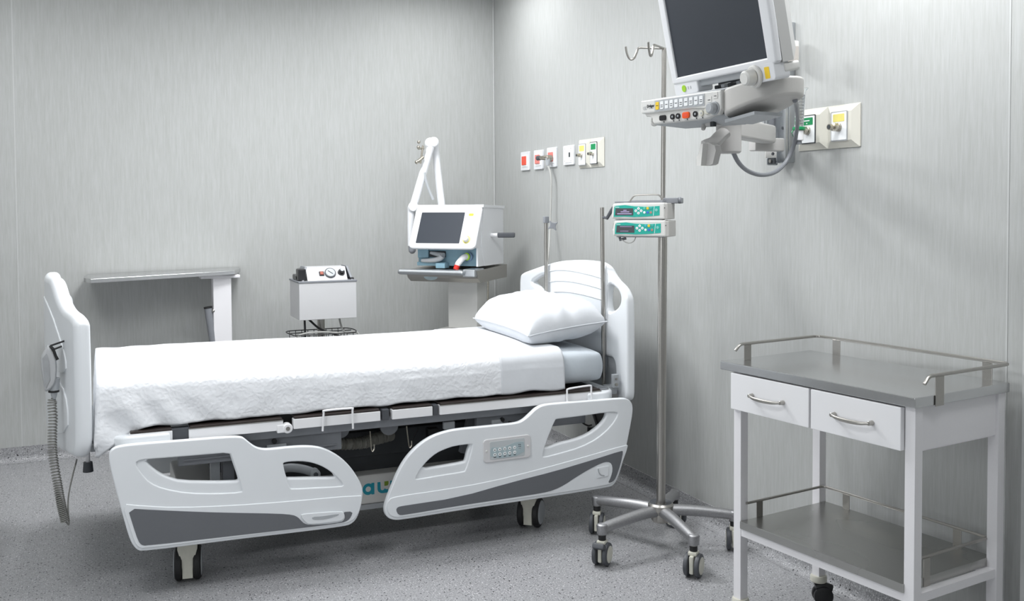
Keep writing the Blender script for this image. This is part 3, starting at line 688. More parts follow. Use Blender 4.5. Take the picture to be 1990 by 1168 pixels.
cloth_shell('turned_edge', 1.585, 1.885, 40, .0035, 'cotton', .622, bl, wr=.45)
# stitched line on the turned edge

def pillow():
    bm = bmesh.new(); n = 56
    cx, cy_, ang = 1.962, 4.225, -.04
    W2, L2, H = .190, .368, .108
    tilt = .12
    def P(u, v, side):
        # u across the short way (X), v along the long way (Y)
        au, av = abs(u), abs(v)
        pin = 1 - .10 * (1 - av ** 2) * au ** 6 - .0
        x = u * W2 * (1 - .10 * (1 - v * v)); y = v * L2 * (1 - .06 * (1 - u * u))
        x *= 1 + .02 * av ** 6 * au ** 4; y *= 1 + .02 * au ** 6 * av ** 4
        h = ((1 - au ** 7.0) * (1 - av ** 9.0)) * (1 - .16 * au * au) * (1 - .12 * av * av); h = max(h, 0) ** .60
        wr = .006 * noise.noise(V(u * 2.3 + 5, v * 3 + (7 if side > 0 else 0), 1)) + .008 * noise.noise(V(u * 5 + 1, v * 6, 3))
        # radiating creases toward the near end
        e = max(0, -v) ** 2; wr += .011 * e * math.sin((u * 1.0 + .35 * v) * 13) * (1 - au)
        z = h * H * (1.12 if side > 0 else .74) + wr * min(1, h * 1.5) * (1 if side > 0 else .3)
        z = z if side > 0 else -z
        zz = z + .078 + (x * tilt)
        r = Matrix.Rotation(ang, 3, 'Z') @ V(x, y, 0)
        zz = max(zz, .0085)
        return V(cx + r.x, cy_ + r.y, .7935 + zz)
    top = [[bm.verts.new(P(-1 + 2 * i / n, -1 + 2 * j / n, 1)) for j in range(n + 1)] for i in range(n + 1)]
    bot = [[top[i][j] if i in (0, n) or j in (0, n) else bm.verts.new(P(-1 + 2 * i / n, -1 + 2 * j / n, -1)) for j in range(n + 1)] for i in range(n + 1)]
    for g in (top, bot):
        for i in range(n):
            for j in range(n): bm.faces.new((g[i][j], g[i + 1][j], g[i + 1][j + 1], g[i][j + 1]))
    rim = [top[i][0].co.copy() for i in range(n + 1)] + [top[n][j].co.copy() for j in range(1, n + 1)] + [top[i][n].co.copy() for i in range(n - 1, -1, -1)] + [top[0][j].co.copy() for j in range(n - 1, -1, -1)]
    bmesh.ops.recalc_face_normals(bm, faces=bm.faces[:])
    me = bpy.data.meshes.new('pillow'); bm.to_mesh(me); bm.free()
    o = link_mesh('pillow', me, M['cotton'], None, False, True, 180)
    tag(o, 'plump white cotton pillow lying on the mattress against the headboard', 'pillow')
    MB().tube(rim, .0022, seg=6, cap=False).build('piped_seam', 'cotton', o)
    return o
pillow()

# drip poles standing in the corner sockets of the bed
t = thing('drip_pole', 'thin steel pole in front of the headboard, nearer pole, beside the infusion pumps', 'pole', (2.165, 3.93, .58), 0, 'steel poles at the head of the bed')
a_, b_ = at(1175, 403, X=2.165), V(2.167, 3.925, .585)
MB().cyl(b_, V(2.163, 3.93, a_.z), .0095, seg=16, bev=.001).build('pole_tube', 'steel', t)
q_ = at(1188, 413, X=2.12)
MB().tube([V(2.163, 3.925, a_.z - .045), V(2.172, 3.90, a_.z - .05), V(2.182, 3.87, a_.z - .01), V(2.186, 3.865, a_.z)], [.006, .008, .009, .008], seg=8).build('clamp_lever', 'dgrey', t)
t = thing('drip_pole', 'thin steel pole behind the pillow, farther pole, with a grey star knob', 'pole', (2.133, 4.45, .58), 0, 'steel poles at the head of the bed')
T_ = at(1061, 430, X=2.1285); b_ = V(2.1285, T_.y, .615)
MB().cyl(b_, T_, .0095, seg=16, bev=.001).build('pole_tube', 'steel', t)
MB().box(T_ + V(0, 0, .008), (.026, .026, .034), .004).build('pole_cap', 'mgrey', t, label='grey block on top of the pole')
kc = T_ + V(.028, -.02, -.022)
star = [((.036 if k % 2 == 0 else .012) * math.cos(PI / 4 * k + .6), (.036 if k % 2 == 0 else .012) * math.sin(PI / 4 * k + .6)) for k in range(8)]
plate('star_knob', [chaikin(star, 1)], frame(kc, (.94, -.34, 0), (0, 0, 1), (-.34, -.94, 0)), .014, .003, 'mgrey', t, label='grey four pointed star knob')

# hand control hung on the footboard
hcx = thing('bed_hand_control', 'grey hand control with a coiled cord hooked on the outside of the footboard', 'hand control', (-.20, 4.0, .83))
yR = 3.86
def RP(px, py, dy=0): return at(px, py, Y=yR + dy)
Lr = [(92, 672), (84, 684), (79.5, 694), (80, 712), (84, 740), (87, 757), (90, 759)]
Rr = [(95, 672), (103, 682), (109, 696), (110.5, 715), (109, 737), (104, 748), (97, 756)]
body = [RP(*p) for p in Lr + Rr[::-1]]
m = MB(); 
lo0 = [RP(a, b, .045) for a, b in Lr + Rr[::-1]]; 
cen = sum(body, V(0, 0, 0)) / len(body)
m.loft([[cen + (p - cen) * .86 + V(0, -.030, 0) for p in body], [p + V(0, -.022, 0) for p in body], [p + V(0, .022, 0) for p in body], [cen + (p - cen) * .86 + V(0, .030, 0) for p in body]])
m.build('handset_body', mat('handset shell', (.47, .48, .49), .45), hcx, angle=50)
fc = [RP(a, b) for a, b in [(83, 694), (91, 685), (96, 700), (98, 735), (90, 752), (87, 745)]]
MB().prism([p + V(0, -.0305, 0) for p in fc], (0, -.002, 0)).build('keypad_face', 'greyprint', hcx, label='darker grey keypad face')
m = MB(); c0, c1 = RP(104, 735), RP(104.5, 758)
m.tube([c0, c1], [.022, .018], seg=12).build('handset_foot', 'lgrey', hcx)
MB().cyl(RP(104.5, 758), RP(104.5, 762), .0185, seg=16).build('black_ring', 'black', hcx, label='black ring at the cord end')
MB().tube([RP(105, 762), RP(105, 769), RP(105.5, 776)], [.012, .010, .005], seg=10).build('cord_boot', 'lgrey', hcx)
hk = MB(); e0 = RP(98, 672.5)
ex = at(127, 662, Y=3.875)
hk.tube([e0 + V(0, -.008, .002), ex], .0035, seg=6).tube([RP(102, 680), at(120, 673, Y=3.87)], .0035, seg=6).tube([e0 + V(0, -.01, 0), RP(103, 678, -.02), RP(108, 692, -.02), RP(112, 699, -.02)], .0055, seg=6)
hk.build('hanging_hook', 'black', hcx, label='black wire hanging hook')
axis = catmull([RP(104, 772), RP(101, 785), RP(103, 810), RP(102, 840), RP(102, 870), RP(105, 900), RP(111, 935), RP(116, 965), RP(121, 990), RP(127, 1014)], 40)
hel = []; N = len(axis); turns = 50
for i in range(N):
    f = i / (N - 1)
    # tighter coils toward the bottom
    ph = 2 * PI * turns * (f ** 1.15)
    t_ = (axis[min(i + 1, N - 1)] - axis[max(i - 1, 0)]).normalized(); a = t_.orthogonal().normalized(); b = t_.cross(a)
hel = []; NN = turns * 10
def axp(f):
    x = f * (N - 1); i = min(int(x), N - 2); return axis[i].lerp(axis[i + 1], x - i)
for k in range(NN + 1):
    f = k / NN; g = f ** .78; p = axp(g); t_ = (axp(min(1, g + .01)) - axp(max(0, g - .01))).normalized()
    a = V(1, 0, 0); a = (a - t_ * a.dot(t_)).normalized(); b = t_.cross(a); ph = 2 * PI * turns * f
    rr = .014 * min(1, f * 30 + .1)
    hel.append(p + a * rr * math.cos(ph) + b * rr * math.sin(ph))
MB().tube(hel, .0026, seg=6).build('coiled_cord', 'cordgrey', hcx, label='grey coiled cord')
tail = catmull([RP(128, 1014), RP(134, 1018), RP(132, 985), RP(134, 958), RP(141, 925), RP(147, 902), at(149, 893, Y=3.98)], 8)
MB().tube(tail, .0032, seg=6).build('cord_tail', 'cordgrey', hcx)
# ------------------------------------------------------------------ over-bed table
tb = thing('overbed_table', 'steel topped over-bed table on a white column against the back wall', 'table', (.55, 5.8, 0))
zf = lambda x: 1.0465 + .0155 * x                  # the free end sags a little
def tp(a, b):
    z = 1.05
    for _ in range(8): z = zf(at(a, b, Z=z).x)
    p = at(a, b, Z=z); p.y = min(p.y, YB - .015); return p
top = [tp(a, b) for a, b in [(176, 542), (456, 525.6), (467, 521), (465, 518.5), (451, 516.5), (170, 532.5), (163, 536), (163, 540)]]
tt = plate('tabletop', [[(p.x, p.y) for p in top]], frame((0, 0, -.024), (1, 0, 0), (0, 1, 0), (0, 0, 1)), .024, .003, 'steel_h', tb, label='shiny steel tabletop with clipped corners')
for v in tt.data.vertices: v.co.z += zf(v.co.x + .55)
ZT = zf(.65)
colx, coly = at(432, 560, Y=5.78).x, 5.82
MB().bb((colx - .052, coly - .04, .12), (colx + .052, coly + .04, ZT - .025), .008).bb((colx - .12, coly - .05, ZT - .044), (colx + .10, coly + .06, ZT - .026), .004).build('column', 'trolley_white', tb)
s0, s1 = at(404, 597, Y=coly - .02), at(417, 680, Y=coly - .02)
d_ = (s1 - s0).normalized()
st_ = MB().cyl(s0, s0 + d_ * .55, .022, seg=16).build('gas_strut', 'mgrey', tb)
MB().cyl(s0 - d_ * .003, s0 + d_ * .006, .0235, seg=16).build('strut_cap', 'black', st_)
p_ = at(415, 604, Y=coly - .03)
MB().sphere(p_, .012).cyl(p_ + V(.01, 0, 0), p_ + V(.01, 0, -.3), .003).build('release_rod', 'steel', tb)
MB().bb((colx - .35, coly - .10, .05), (colx + .05, coly - .04, .10), .01).bb((colx - .35, coly + .12, .05), (colx + .05, coly + .18, .10), .01).bb((colx - .06, coly - .1, .05), (colx + .06, coly + .2, .12), .01).build('floor_frame', 'trolley_white', tb)
for (sx, sy) in ((-.33, -.07), (.03, -.07), (-.33, .15), (.03, .15)):
    MB().cyl((colx + sx - .012, coly + sy, .026), (colx + sx + .012, coly + sy, .026), .026, seg=18, bev=.003).cyl((colx + sx, coly + sy, .026), (colx + sx, coly + sy, .055), .008).build('castor', 'black', tb)

# ------------------------------------------------------------------ suction machine
sy0 = 5.38
A0, A1 = at(582, 622, Y=sy0), at(693.5, 618, Y=sy0)
x0, x1, z0, z1 = A0.x, A1.x, .79, .999
dpt = .27
sm = thing('suction_machine', 'white box suction machine with pressure gauge on a steel pole behind the bed', 'suction machine', ((x0 + x1) / 2, sy0 + .12, 0))
MB().bb((x0, sy0, z0), (x1, sy0 + dpt, z1), .004).build('housing', 'cabinet', sm)
MB().bb((x0 - .004, sy0 - .004, z1 - .002), (x1 + .004, sy0 + dpt + .004, z1 + .009), .003).build('top_rim', 'mgrey', sm)
cl, cr_ = at(595, 540, Y=sy0 + .04).x, at(675, 540, Y=sy0 + .04).x
zc = z1 + .009
prof = [(sy0 + .018, zc), (sy0 + .075, zc + .072), (sy0 + .19, zc + .072), (sy0 + .25, zc)]
MB().prism([V(cl + .004, y, z) for y, z in prof], (cr_ - cl - .008, 0, 0)).build('console', 'cabinet', sm, smooth=False)
for (xa, s) in ((cl, 1), (cr_, -1)):
    MB().prism([V(xa - .006 - s * .022, y, z) for y, z in prof[:1]] + [V(xa - s * .0, prof[1][0], prof[1][1] + .003), V(xa - s * .0, prof[2][0], prof[2][1] + .003), V(xa - .006 - s * .022, prof[3][0], prof[3][1])], (.012, 0, 0)).build('console_cheek', 'mgrey', sm, smooth=False)
cn = (V(0, prof[1][0] - prof[0][0], prof[1][1] - prof[0][1])).normalized(); cw = V(0, -cn.z, cn.y)
cw = V(1, 0, 0).cross(cn)
CF = lambda u, v, w: frame(V(cl, prof[0][0], prof[0][1]) + V(u, 0, 0) + cn * v + cw * w, (1, 0, 0), cn, cw)
Wd = cr_ - cl
plate('gauge_case', [circle(.032, 32)], CF(Wd * .585, .047, .0), .010, .002, 'dgrey', sm)
plate('gauge_dial', [circle(.026, 32)], CF(Wd * .585, .047, .0101), .001, .0003, 'lgrey', sm, label='white gauge dial')
MB().box((0, 0, 0), (.0035, .034, .001), 0, Matrix.Rotation(.85, 3, 'Z')).build('gauge_needle', 'ink', sm, local=True).data.transform(CF(Wd * .585, .047, .0125) )
plate('power_switch', [rrect(.028, .028, .003)], CF(Wd * .375, .045, 0), .007, .002, 'blackgloss', sm)
plate('switch_rocker', [rrect(.018, .020, .002)], CF(Wd * .375, .045, .0065), .004, .0015, mat('brown red rocker', (.32, .07, .04), .35), sm, label='red brown rocker of the power switch')
k = MB(); k.cyl((0, 0, 0), (0, 0, .010), .021, .019, 24).cyl((0, 0, .010), (0, 0, .030), .014, .013, 24, .002); kk = k.build('control_knob', 'blackgloss', sm, local=True); kk.data.transform(CF(Wd * .86, .05, 0)); 
k = MB(); k.cyl((0, 0, .0302), (0, 0, .0315), .011, seg=20).build('knob_cap', 'lgrey', sm, local=True).data.transform(CF(Wd * .86, .05, 0))
for o in list(sm.children):
    if o.name.startswith(('gauge_needle', 'control_knob', 'knob_cap')): o.data.transform(Matrix.Translation(-ORI[sm.name]))
MB().bb((x0 + .002, sy0 + .02, zc), (x0 + .045, sy0 + .10, zc + .068), .008).bb((x0 + .002, sy0 + .06, zc), (x0 + .03, sy0 + .2, zc + .03), .006).build('carry_handle', 'blackgloss', sm)
MB().bb((x1 - .055, sy0 + .12, zc), (x1 - .012, sy0 + .21, zc + .066), .008).bb((x1 - .03, sy0 + .02, zc), (x1 - .008, sy0 + .12, zc + .012), .004).build('carry_handle', 'blackgloss', sm)
px_ = at(624, 640, Y=sy0 + .13).x; py_ = sy0 + .13
MB().cyl((px_, py_, .10), (px_, py_, z0), .021, seg=20).build('pole', 'steel', sm)
bk = MB(); zb = .705
for z, w_ in ((zb, .175), (zb - .05, .165)):
    ring = catmull([(px_ - w_, py_ - .10, z), (px_, py_ - .115, z), (px_ + w_, py_ - .10, z), (px_ + w_, py_ + .10, z), (px_, py_ + .115, z), (px_ - w_, py_ + .10, z), (px_ - w_, py_ - .10, z)], 6)
    bk.tube(ring, .003, seg=6, cap=False)
for i in range(10):
    x = px_ - .16 + .0355 * i
    for s in (-1, 1): bk.tube([(x, py_ + s * .112, zb), (x, py_ + s * .105, zb - .05)], .0022, seg=5)
bk.tube([(px_ - .175, py_, zb), (px_ + .175, py_, zb)], .003, seg=6)
bk.build('wire_basket', 'black', sm, label='black wire basket round the pole')
MB().tube(catmull([(px_ - .10, py_ - .03, z0), (px_ - .10, py_ - .04, .72), (px_ - .10, py_ - .04, .66)], 5), .006, seg=8).tube(catmull([(px_ - .085, py_ - .05, z0), (px_ - .02, py_ - .05, .73), (px_ + .05, py_ - .06, .70), (px_ + .13, py_ - .09, .665)], 6), .006, seg=8).build('power_cable', 'black', sm)
MB().tube(catmull([(px_ + .10, py_ - .02, z0), (px_ + .11, py_ - .04, .73), (px_ + .13, py_ - .07, .70), (px_ + .19, py_ - .08, .70), (px_ + .205, py_ - .08, .65)], 6), .0055, seg=8).tube(catmull([(px_ - .2, py_ - .1, .66), (px_ - .13, py_ - .1, .71), (px_, py_ - .1, .715), (px_ + .1, py_ - .1, .70)], 6), .005, seg=8).build('vacuum_hose', 'tube', sm)
for a in range(5):
    t_ = 2 * PI * a / 5
    MB().tube([(px_, py_, .12), (px_ + .24 * math.cos(t_), py_ + .24 * math.sin(t_), .085)], [.022, .015], seg=8).build('leg', 'mgrey', sm)
    c_ = V(px_ + .24 * math.cos(t_), py_ + .24 * math.sin(t_), .03)
    MB().cyl(c_ + V(-.012, 0, 0), c_ + V(.012, 0, 0), .03, seg=18, bev=.003).cyl(c_, c_ + V(0, 0, .055), .008).build('castor', 'black', sm)

# ------------------------------------------------------------------ ventilator (local frame, turned 45 degrees)
vt = thing('ventilator', 'white ventilator with a dark screen on a steel tray and column in the corner', 'ventilator', (1.9, 5.3, 0), -PI / 4)
VX0, VX1 = -.20, .222
zb0, zb1, zt1 = 1.075, 1.185, 1.425
body = [(.0, zb0), (-.005, zb1), (.0, zt1 - .02), (.03, zt1), (.32, zt1 - .012), (.32, zb0)]
MB().prism([V(VX0 + .006, y, z) for y, z in [(.035, zb0), (-.015, zb1), (.02, zt1 - .01), (.32, zt1 - .02), (.32, zb0)]], (VX1 - VX0 - .012, 0, 0)).build('housing', 'device_white', vt, True)
MB().prism([V(VX0, y, z) for y, z in [(.0, zt1 - .012), (.01, zt1 + .004), (.33, zt1 - .004), (.33, zt1 - .020)]], (VX1 - VX0, 0, 0)).build('top_cover', 'device_white', vt, True)
sv = V(0, .12, zt1 - zb1 + .003); Hh = sv.length; sv.normalize(); sw = V(1, 0, 0).cross(sv)
SF = lambda w: frame(V(VX0, -.125, zb1 - .004) + sw * w, (1, 0, 0), sv, sw)
WW = VX1 - VX0
plate('bezel', [rrect(WW, Hh, .03, 5, WW / 2, Hh / 2)], SF(-.022), .022, .008, 'device_white', vt, True)
MB().prism([V(VX0 + .01, y, z) for y, z in [(-.10, zb1), (.02, zb1), (.03, zt1 - .01), (.005, zt1 - .01)]], (WW - .02, 0, 0)).build('bezel_back', 'device_white', vt, True)
plate('screen', [rrect(.275, .195, .004, 3, .045 + .1375, .032 + .0975)], SF(.0), .0018, .0005, 'screen', vt, True, label='dark glass screen')
plate('button_strip', [rrect(.055, .205, .005, 3, .362, .125)], SF(.0), .0012, .0004, mat('strip', (.66, .74, .82), .4), vt, True, label='pale blue button strip')
plate('alarm_key', [rrect(.030, .016, .006, 3, .362, .212)], SF(.001), .0015, .0005, 'yellow', vt, True, label='yellow alarm key')
for i in range(6): plate('key', [rrect(.034, .009, .003, 3, .362, .187 - i * .017)], SF(.001), .0015, .0005, 'white_key', vt, True)
plate('knob_ring', [circle(.024, 28, .362, .055)], SF(.001), .002, .0005, 'pale_yellow', vt, True)
k = MB().cyl((0, 0, 0), (0, 0, .022), .017, .015, 24, .002).build('rotary_knob', 'device', vt, True); k.data.transform(SF(.002) @ Matrix.Translation((.362, .055, 0)))
# blue moulded front below the screen
MB().bb((VX0 + .012, -.012, zb0), (VX1 - .02, .04, zb1 - .002), .002).build('valve_recess', 'vent_blue', vt, True, label='blue grey moulded valve recess')
MB().bb((VX0 + .015, -.03, zb0 + .045), (VX0 + .085, -.01, zb1 - .008), .004).bb((VX0 + .015, -.04, zb0 + .0), (VX0 + .20, -.01, zb0 + .022), .004).bb((VX0 + .15, -.07, zb0 - .012), (VX0 + .21, -.01, zb0 + .018), .004).build('blue_cover', 'vent_blue', vt, True)
MB().bb((VX0 + .085, -.016, zb0 + .05), (VX0 + .19, -.011, zb0 + .085), .001).build('dark_slot', 'ink', vt, True)
MB().tube(catmull([(VX0 + .05, -.045, zb0 + .03), (VX0 + .11, -.05, zb0 + .032), (VX0 + .165, -.05, zb0 + .042), (VX0 + .185, -.05, zb0 + .06)], 5), [.010 + .0006 * i for i in range(16)], seg=12).tube([(VX0 + .10, -.03, zb0 + .075), (VX0 + .19, -.045, zb0 + .060)], [.008, .018], seg=12).build('flow_sensor', 'lgrey', vt, True, label='clear grey flow sensor')
e = MB(); e.cyl((.135, -.012, zb0 + .055), (.135, -.028, zb0 + .055), .028, seg=28, bev=.003); e.build('port_ring', mat('port blue', (.16, .24, .36), .4), vt, True, label='blue port ring')
MB().cyl((.132, -.028, zb0 + .056), (.130, -.036, zb0 + .056), .022, seg=28, bev=.002).build('lime_ring', 'lime', vt, True, label='lime ring on the outlet')
MB().tube(catmull([(.13, -.03, zb0 + .056), (.118, -.055, zb0 + .05), (.098, -.075, zb0 + .02), (.092, -.082, zb0 + .003)], 5), [.017] * 12 + [.015] * 4, seg=16).build('outlet_elbow', 'white', vt, True)
MB().cyl((.094, -.080, zb0 + .008), (.086, -.088, zb0 - .016), .0165, .0155, 20, .002).build('red_plug', 'red', vt, True, label='red plug on the elbow')
MB().bb((VX1 - .021, -.06, zb0), (VX1 - .008, .05, zb1), .004).build('side_cheek', 'device_white', vt, True)
# tray, column and base
MB().prism([V(-.215, y, z) for y, z in [(-.12, 1.055), (.34, 1.068), (.34, .99), (-.06, .985), (-.10, 1.01)]], (.445, 0, 0)).build('tray', 'steel', vt, True, angle=25)
MB().tube([(-.245, -.14, 1.045), (.165, -.14, 1.045)], .0, seg=4) if False else None
MB().bb((-.245, -.175, 1.03), (.17, -.115, 1.062), .014).bb((.15, -.14, 1.02), (.228, .0, 1.066), .008).build('tray_handle', 'rail_alu', vt, True)
plate('tray_badge', [[(-.045 + .075 * math.cos(PI * k / 12) * .6, -.022 * math.sin(PI * k / 12)) for k in range(13)]], frame((-.02, -.1, 1.018), (1, 0, 0), (0, 0, 1), (0, -1, 0)), .003, .001, 'panel_blue', vt, True)
MB().bb((-.04, .07, .70), (.15, .22, .99), .010).build('column', 'device', vt, True)
MB().bb((-.10, .0, .16), (.17, .28, .70), .02).build('column_base', 'device', vt, True)
MB().cyl((.185, .15, .20), (.185, .15, 1.0), .006, seg=10).build('side_rod', 'brass', vt, True)
MB().bb((-.28, -.25, .09), (.30, .34, .16), .03).build('trolley_base', 'device', vt, True)
for (x, y) in ((-.24, -.2), (.25, -.2), (-.24, .29), (.25, .29)):
    MB().cyl((x - .014, y, .045), (x + .014, y, .045), .045, seg=20, bev=.004).cyl((x, y, .045), (x, y, .09), .01).build('castor', 'black', vt, True)
MB().cyl((VX1 - .01, .13, 1.25), (VX1 + .035, .13, 1.25), .012, seg=14, bev=.002).build('handle_stub', 'white', vt, True)
MB().box((VX1 + .078, .155, 1.25), (.105, .020, .030), .007, Matrix.Rotation(.35, 3, 'Z')).build('side_handle', 'dgrey', vt, True, label='dark grey side handle bar')
# support arm (room coordinates)
yA = 5.50
def AP(px, py, dy=0): return at(px, py, Y=yA + dy)
ORI['arm'] = None
Mi = (Matrix.Translation(vt.location) @ Matrix.Rotation(-PI / 4, 4, 'Z')).inverted()
def vworld(mb, name, m, label=None):
    o = mb.build(name, m, vt, True, label=label); o.data.transform(Mi); return o
vworld(MB().tube([AP(837, 285), AP(804, 398)], .0235, seg=14), 'arm_rod', 'device_white')
vworld(MB().tube([AP(845, 282, .05), AP(858, 398, .05)], .0225, seg=14), 'arm_rod', 'device_white')
vworld(MB().cyl(AP(843, 276, -.03), AP(843, 276, .08), .030, seg=24, bev=.006).cyl(AP(836, 278, -.02), AP(836, 278, .03), .032, seg=20, bev=.008), 'arm_joint', 'device_white')
vworld(MB().cyl(AP(803, 402, -.04), AP(803, 402, .04), .030, seg=24, bev=.006).tube([AP(800, 402), AP(798.5, 440), AP(798, 478)], [.024, .021, .017], seg=14), 'arm_joint', 'device_white')
vworld(MB().tube([AP(799, 468), AP(801, 486)], [.020, .022], seg=12).sphere(AP(801, 486), .022), 'arm_clamp', 'mgrey', 'grey clamp at the foot of the arm')
vworld(MB().tube(catmull([AP(825, 335, -.02), AP(829, 355, -.02), AP(835, 372, -.02), AP(842, 388, -.02)], 5), .008, seg=8), 'arm_hose', 'lgrey')
vworld(MB().tube([AP(824, 288, -.03), AP(812, 289, -.03)], .006, seg=8).tube([AP(823, 305, -.03), AP(810, 315, -.03)], .009, seg=8).tube([AP(822, 283, -.03), AP(817, 318, -.03)], .006, seg=8).sphere(AP(814, 276, -.03), .010).sphere(AP(813, 286, -.03), .010).sphere(AP(810, 315, -.03), .012), 'hose_clip', 'brass', 'small metal hose clips on the arm')

# ------------------------------------------------------------------ right-wall fittings
XW = XR
def WF(w=0): return frame((XW - w, 0, 0), (0, -1, 0), (0, 0, 1), (-1, 0, 0))      # u = -Y, v = Z, w into the room
def wr(px0, py0, px1, py1):
    a, b = at(px0, py0, X=XW), at(px1, py1, X=XW); return -a.y, -b.y, a.z, b.z
def wall_plate(root, name, u0, u1, v0, v1, d, m, bev=.002, r=.006, w=0, label=None):
    return plate(name, [rrect(u1 - u0, v1 - v0, r, 3, (u0 + u1) / 2, (v0 + v1) / 2)], WF(w), d, bev, m, root, label=label)
zu, zl = 1.733, 1.667
sw_data = [(1014.6, 1031.7, 'switch_red', 'orange red rocker wall switch, farthest left of the row near the corner'), (1040.3, 1057.9, 'switch_pale', 'faded pink rocker wall switch, middle of the three beside the corner'), (1064.5, 1085.5, 'switch_pale', 'red socket plate behind the grey hose connector')]
for (a, b, m_, lab) in sw_data:
    u0, u1 = -at(a, 310, X=XW).y, -at(b, 310, X=XW).y; uc = (u0 + u1) / 2; h = .058; c = 1.699 + (.006 if a > 1060 else 0)
    t = thing('wall_switch', lab, 'wall switch', (XW, -uc, c - h), 0, None)
    wall_plate(t, 'face_plate', uc - .062, uc + .062, c - h, c + h, .012, 'device_white')
    wall_plate(t, 'inner_frame', uc - .040, uc + .040, c - .036, c + .036, .004, 'white_key', .001, .003, .0115)
    wall_plate(t, 'rocker', uc - .031, uc + .031, c - .025, c + .030, .006, m_, .002, .003, .0145, label='red rocker')
u0, u1 = -at(1097.5, 305, X=XW).y, -at(1118.5, 305, X=XW).y; uc = (u0 + u1) / 2
t = thing('data_socket', 'white socket plate with one black hole beside the cream gas outlets', 'wall socket', (XW, -uc, 1.64))
wall_plate(t, 'face_plate', uc - .065, uc + .065, 1.652, 1.762, .012, 'device_white')
wall_plate(t, 'socket_insert', uc - .046, uc + .046, 1.664, 1.75, .003, 'white_key', .001, .003, .0115)
wall_plate(t, 'jack', uc + .012, uc + .028, 1.695, 1.722, .002, 'ink', .0003, .003, .014, label='black jack hole')
for (du, dv) in ((-.037, .074), (-.037, .004), (.037, .074), (.037, .004)): wall_plate(t, 'screw', uc + du - .003, uc + du + .003, 1.67 + dv - .003, 1.67 + dv + .003, .001, 'greyprint', .0002, .0025, .0145)

def gas_panel(t, u0, u1, v0, v1, us, outs, big):
    wall_plate(t, 'back_plate', u0, u1, v0, v1, .006, 'beige_face', .002, .003)
    for (a, b) in ((u0, us), (us, u1)):
        iu, iv = (b - a) * .17, (v1 - v0) * .17
        lo = [V(XW - .005, -a - .001, v0 + .001), V(XW - .005, -b + .001, v0 + .001), V(XW - .005, -b + .001, v1 - .001), V(XW - .005, -a - .001, v1 - .001)]
        hi = [V(XW - .020, -a - iu, v0 + iv), V(XW - .020, -b + iu, v0 + iv), V(XW - .020, -b + iu, v1 - iv), V(XW - .020, -a - iu, v1 - iv)]
        MB().loft([lo, hi]).build('bevelled_cover', 'beige_face', t, smooth=False)
    for (a, b, c, d, lab, colname, framed) in outs:
        f = wall_plate(t, 'outlet_plate', a - .004, b + .004, c - .004, d + .004, .003, 'ink' if framed else 'greyprint', .0006, .004, .0195, label='dark rim of the outlet plate')
        wall_plate(t, 'outlet_face', a, b, c, d, .003, 'white_key', .0006, .003, .0205)
        w_, h_ = b - a, d - c
        wall_plate(t, 'gas_label', a + w_ * .12, b - w_ * .12, d - h_ * .34, d - h_ * .06, .001, lab, .0002, .003, .0232, label=colname)
        uc, vc = (a + b) / 2, c + h_ * .46
        ks = 1.0 if big else .72
        MB().lathe([(0, 0), (.016 * ks, 0), (.016 * ks, .006), (.0125 * ks, .008), (.0125 * ks, .016 * ks), (.015 * ks, .018 * ks), (.015 * ks, .026 * ks), (.009 * ks, .028 * ks), (.009 * ks, .036 * ks), (.011 * ks, .038 * ks), (.011 * ks, .046 * ks), (0, .046 * ks)], V(XW - .023, -uc, vc), V(-1, 0, 0).to_track_quat('Z', 'Y').to_matrix(), 24).build('gas_connector', 'brass', t)
        MB().cyl((XW - .0228 - .046 * ks, -uc, vc), (XW - .0240 - .046 * ks, -uc, vc), .008 * ks, seg=16).build('connector_bore', 'ink', t)
U = lambda px, py=290: -at(px, py, X=XW).y
t = thing('gas_outlet_panel', 'smaller cream double gas outlet plate beside the switches near the corner', 'gas outlet', (XW, -U(1151), 1.627))
gas_panel(t, U(1127), U(1175.5), 1.627, 1.784, U(1150), [(U(1129.5) + .012, U(1142) + .012, 1.645, 1.757, 'pale_yellow', 'yellow label', False), (U(1154), U(1166.5), 1.647, 1.759, 'green', 'green label', True)], False)
t = thing('gas_outlet_panel', 'large cream double gas outlet plate right of the monitor rail', 'gas outlet', (XW, -U(1613), 1.627))
gas_panel(t, U(1554), U(1673.4), 1.627, 1.783, U(1610.7), [(U(1566), U(1592), 1.655, 1.755, 'green', 'green label', True), (U(1625), U(1654), 1.655, 1.755, 'pale_yellow', 'pale yellow label', False)], True)
gc = at(1579, 241, X=XW)
for i, (a, w_) in enumerate(((0, .030), (-.010, .006))):
    plate('gas_label_print', [rrect(w_, .004, .001, 2, -gc.y - .003, 1.7375 + a)], WF(.0245), .0006, .0001, 'white_key', t)

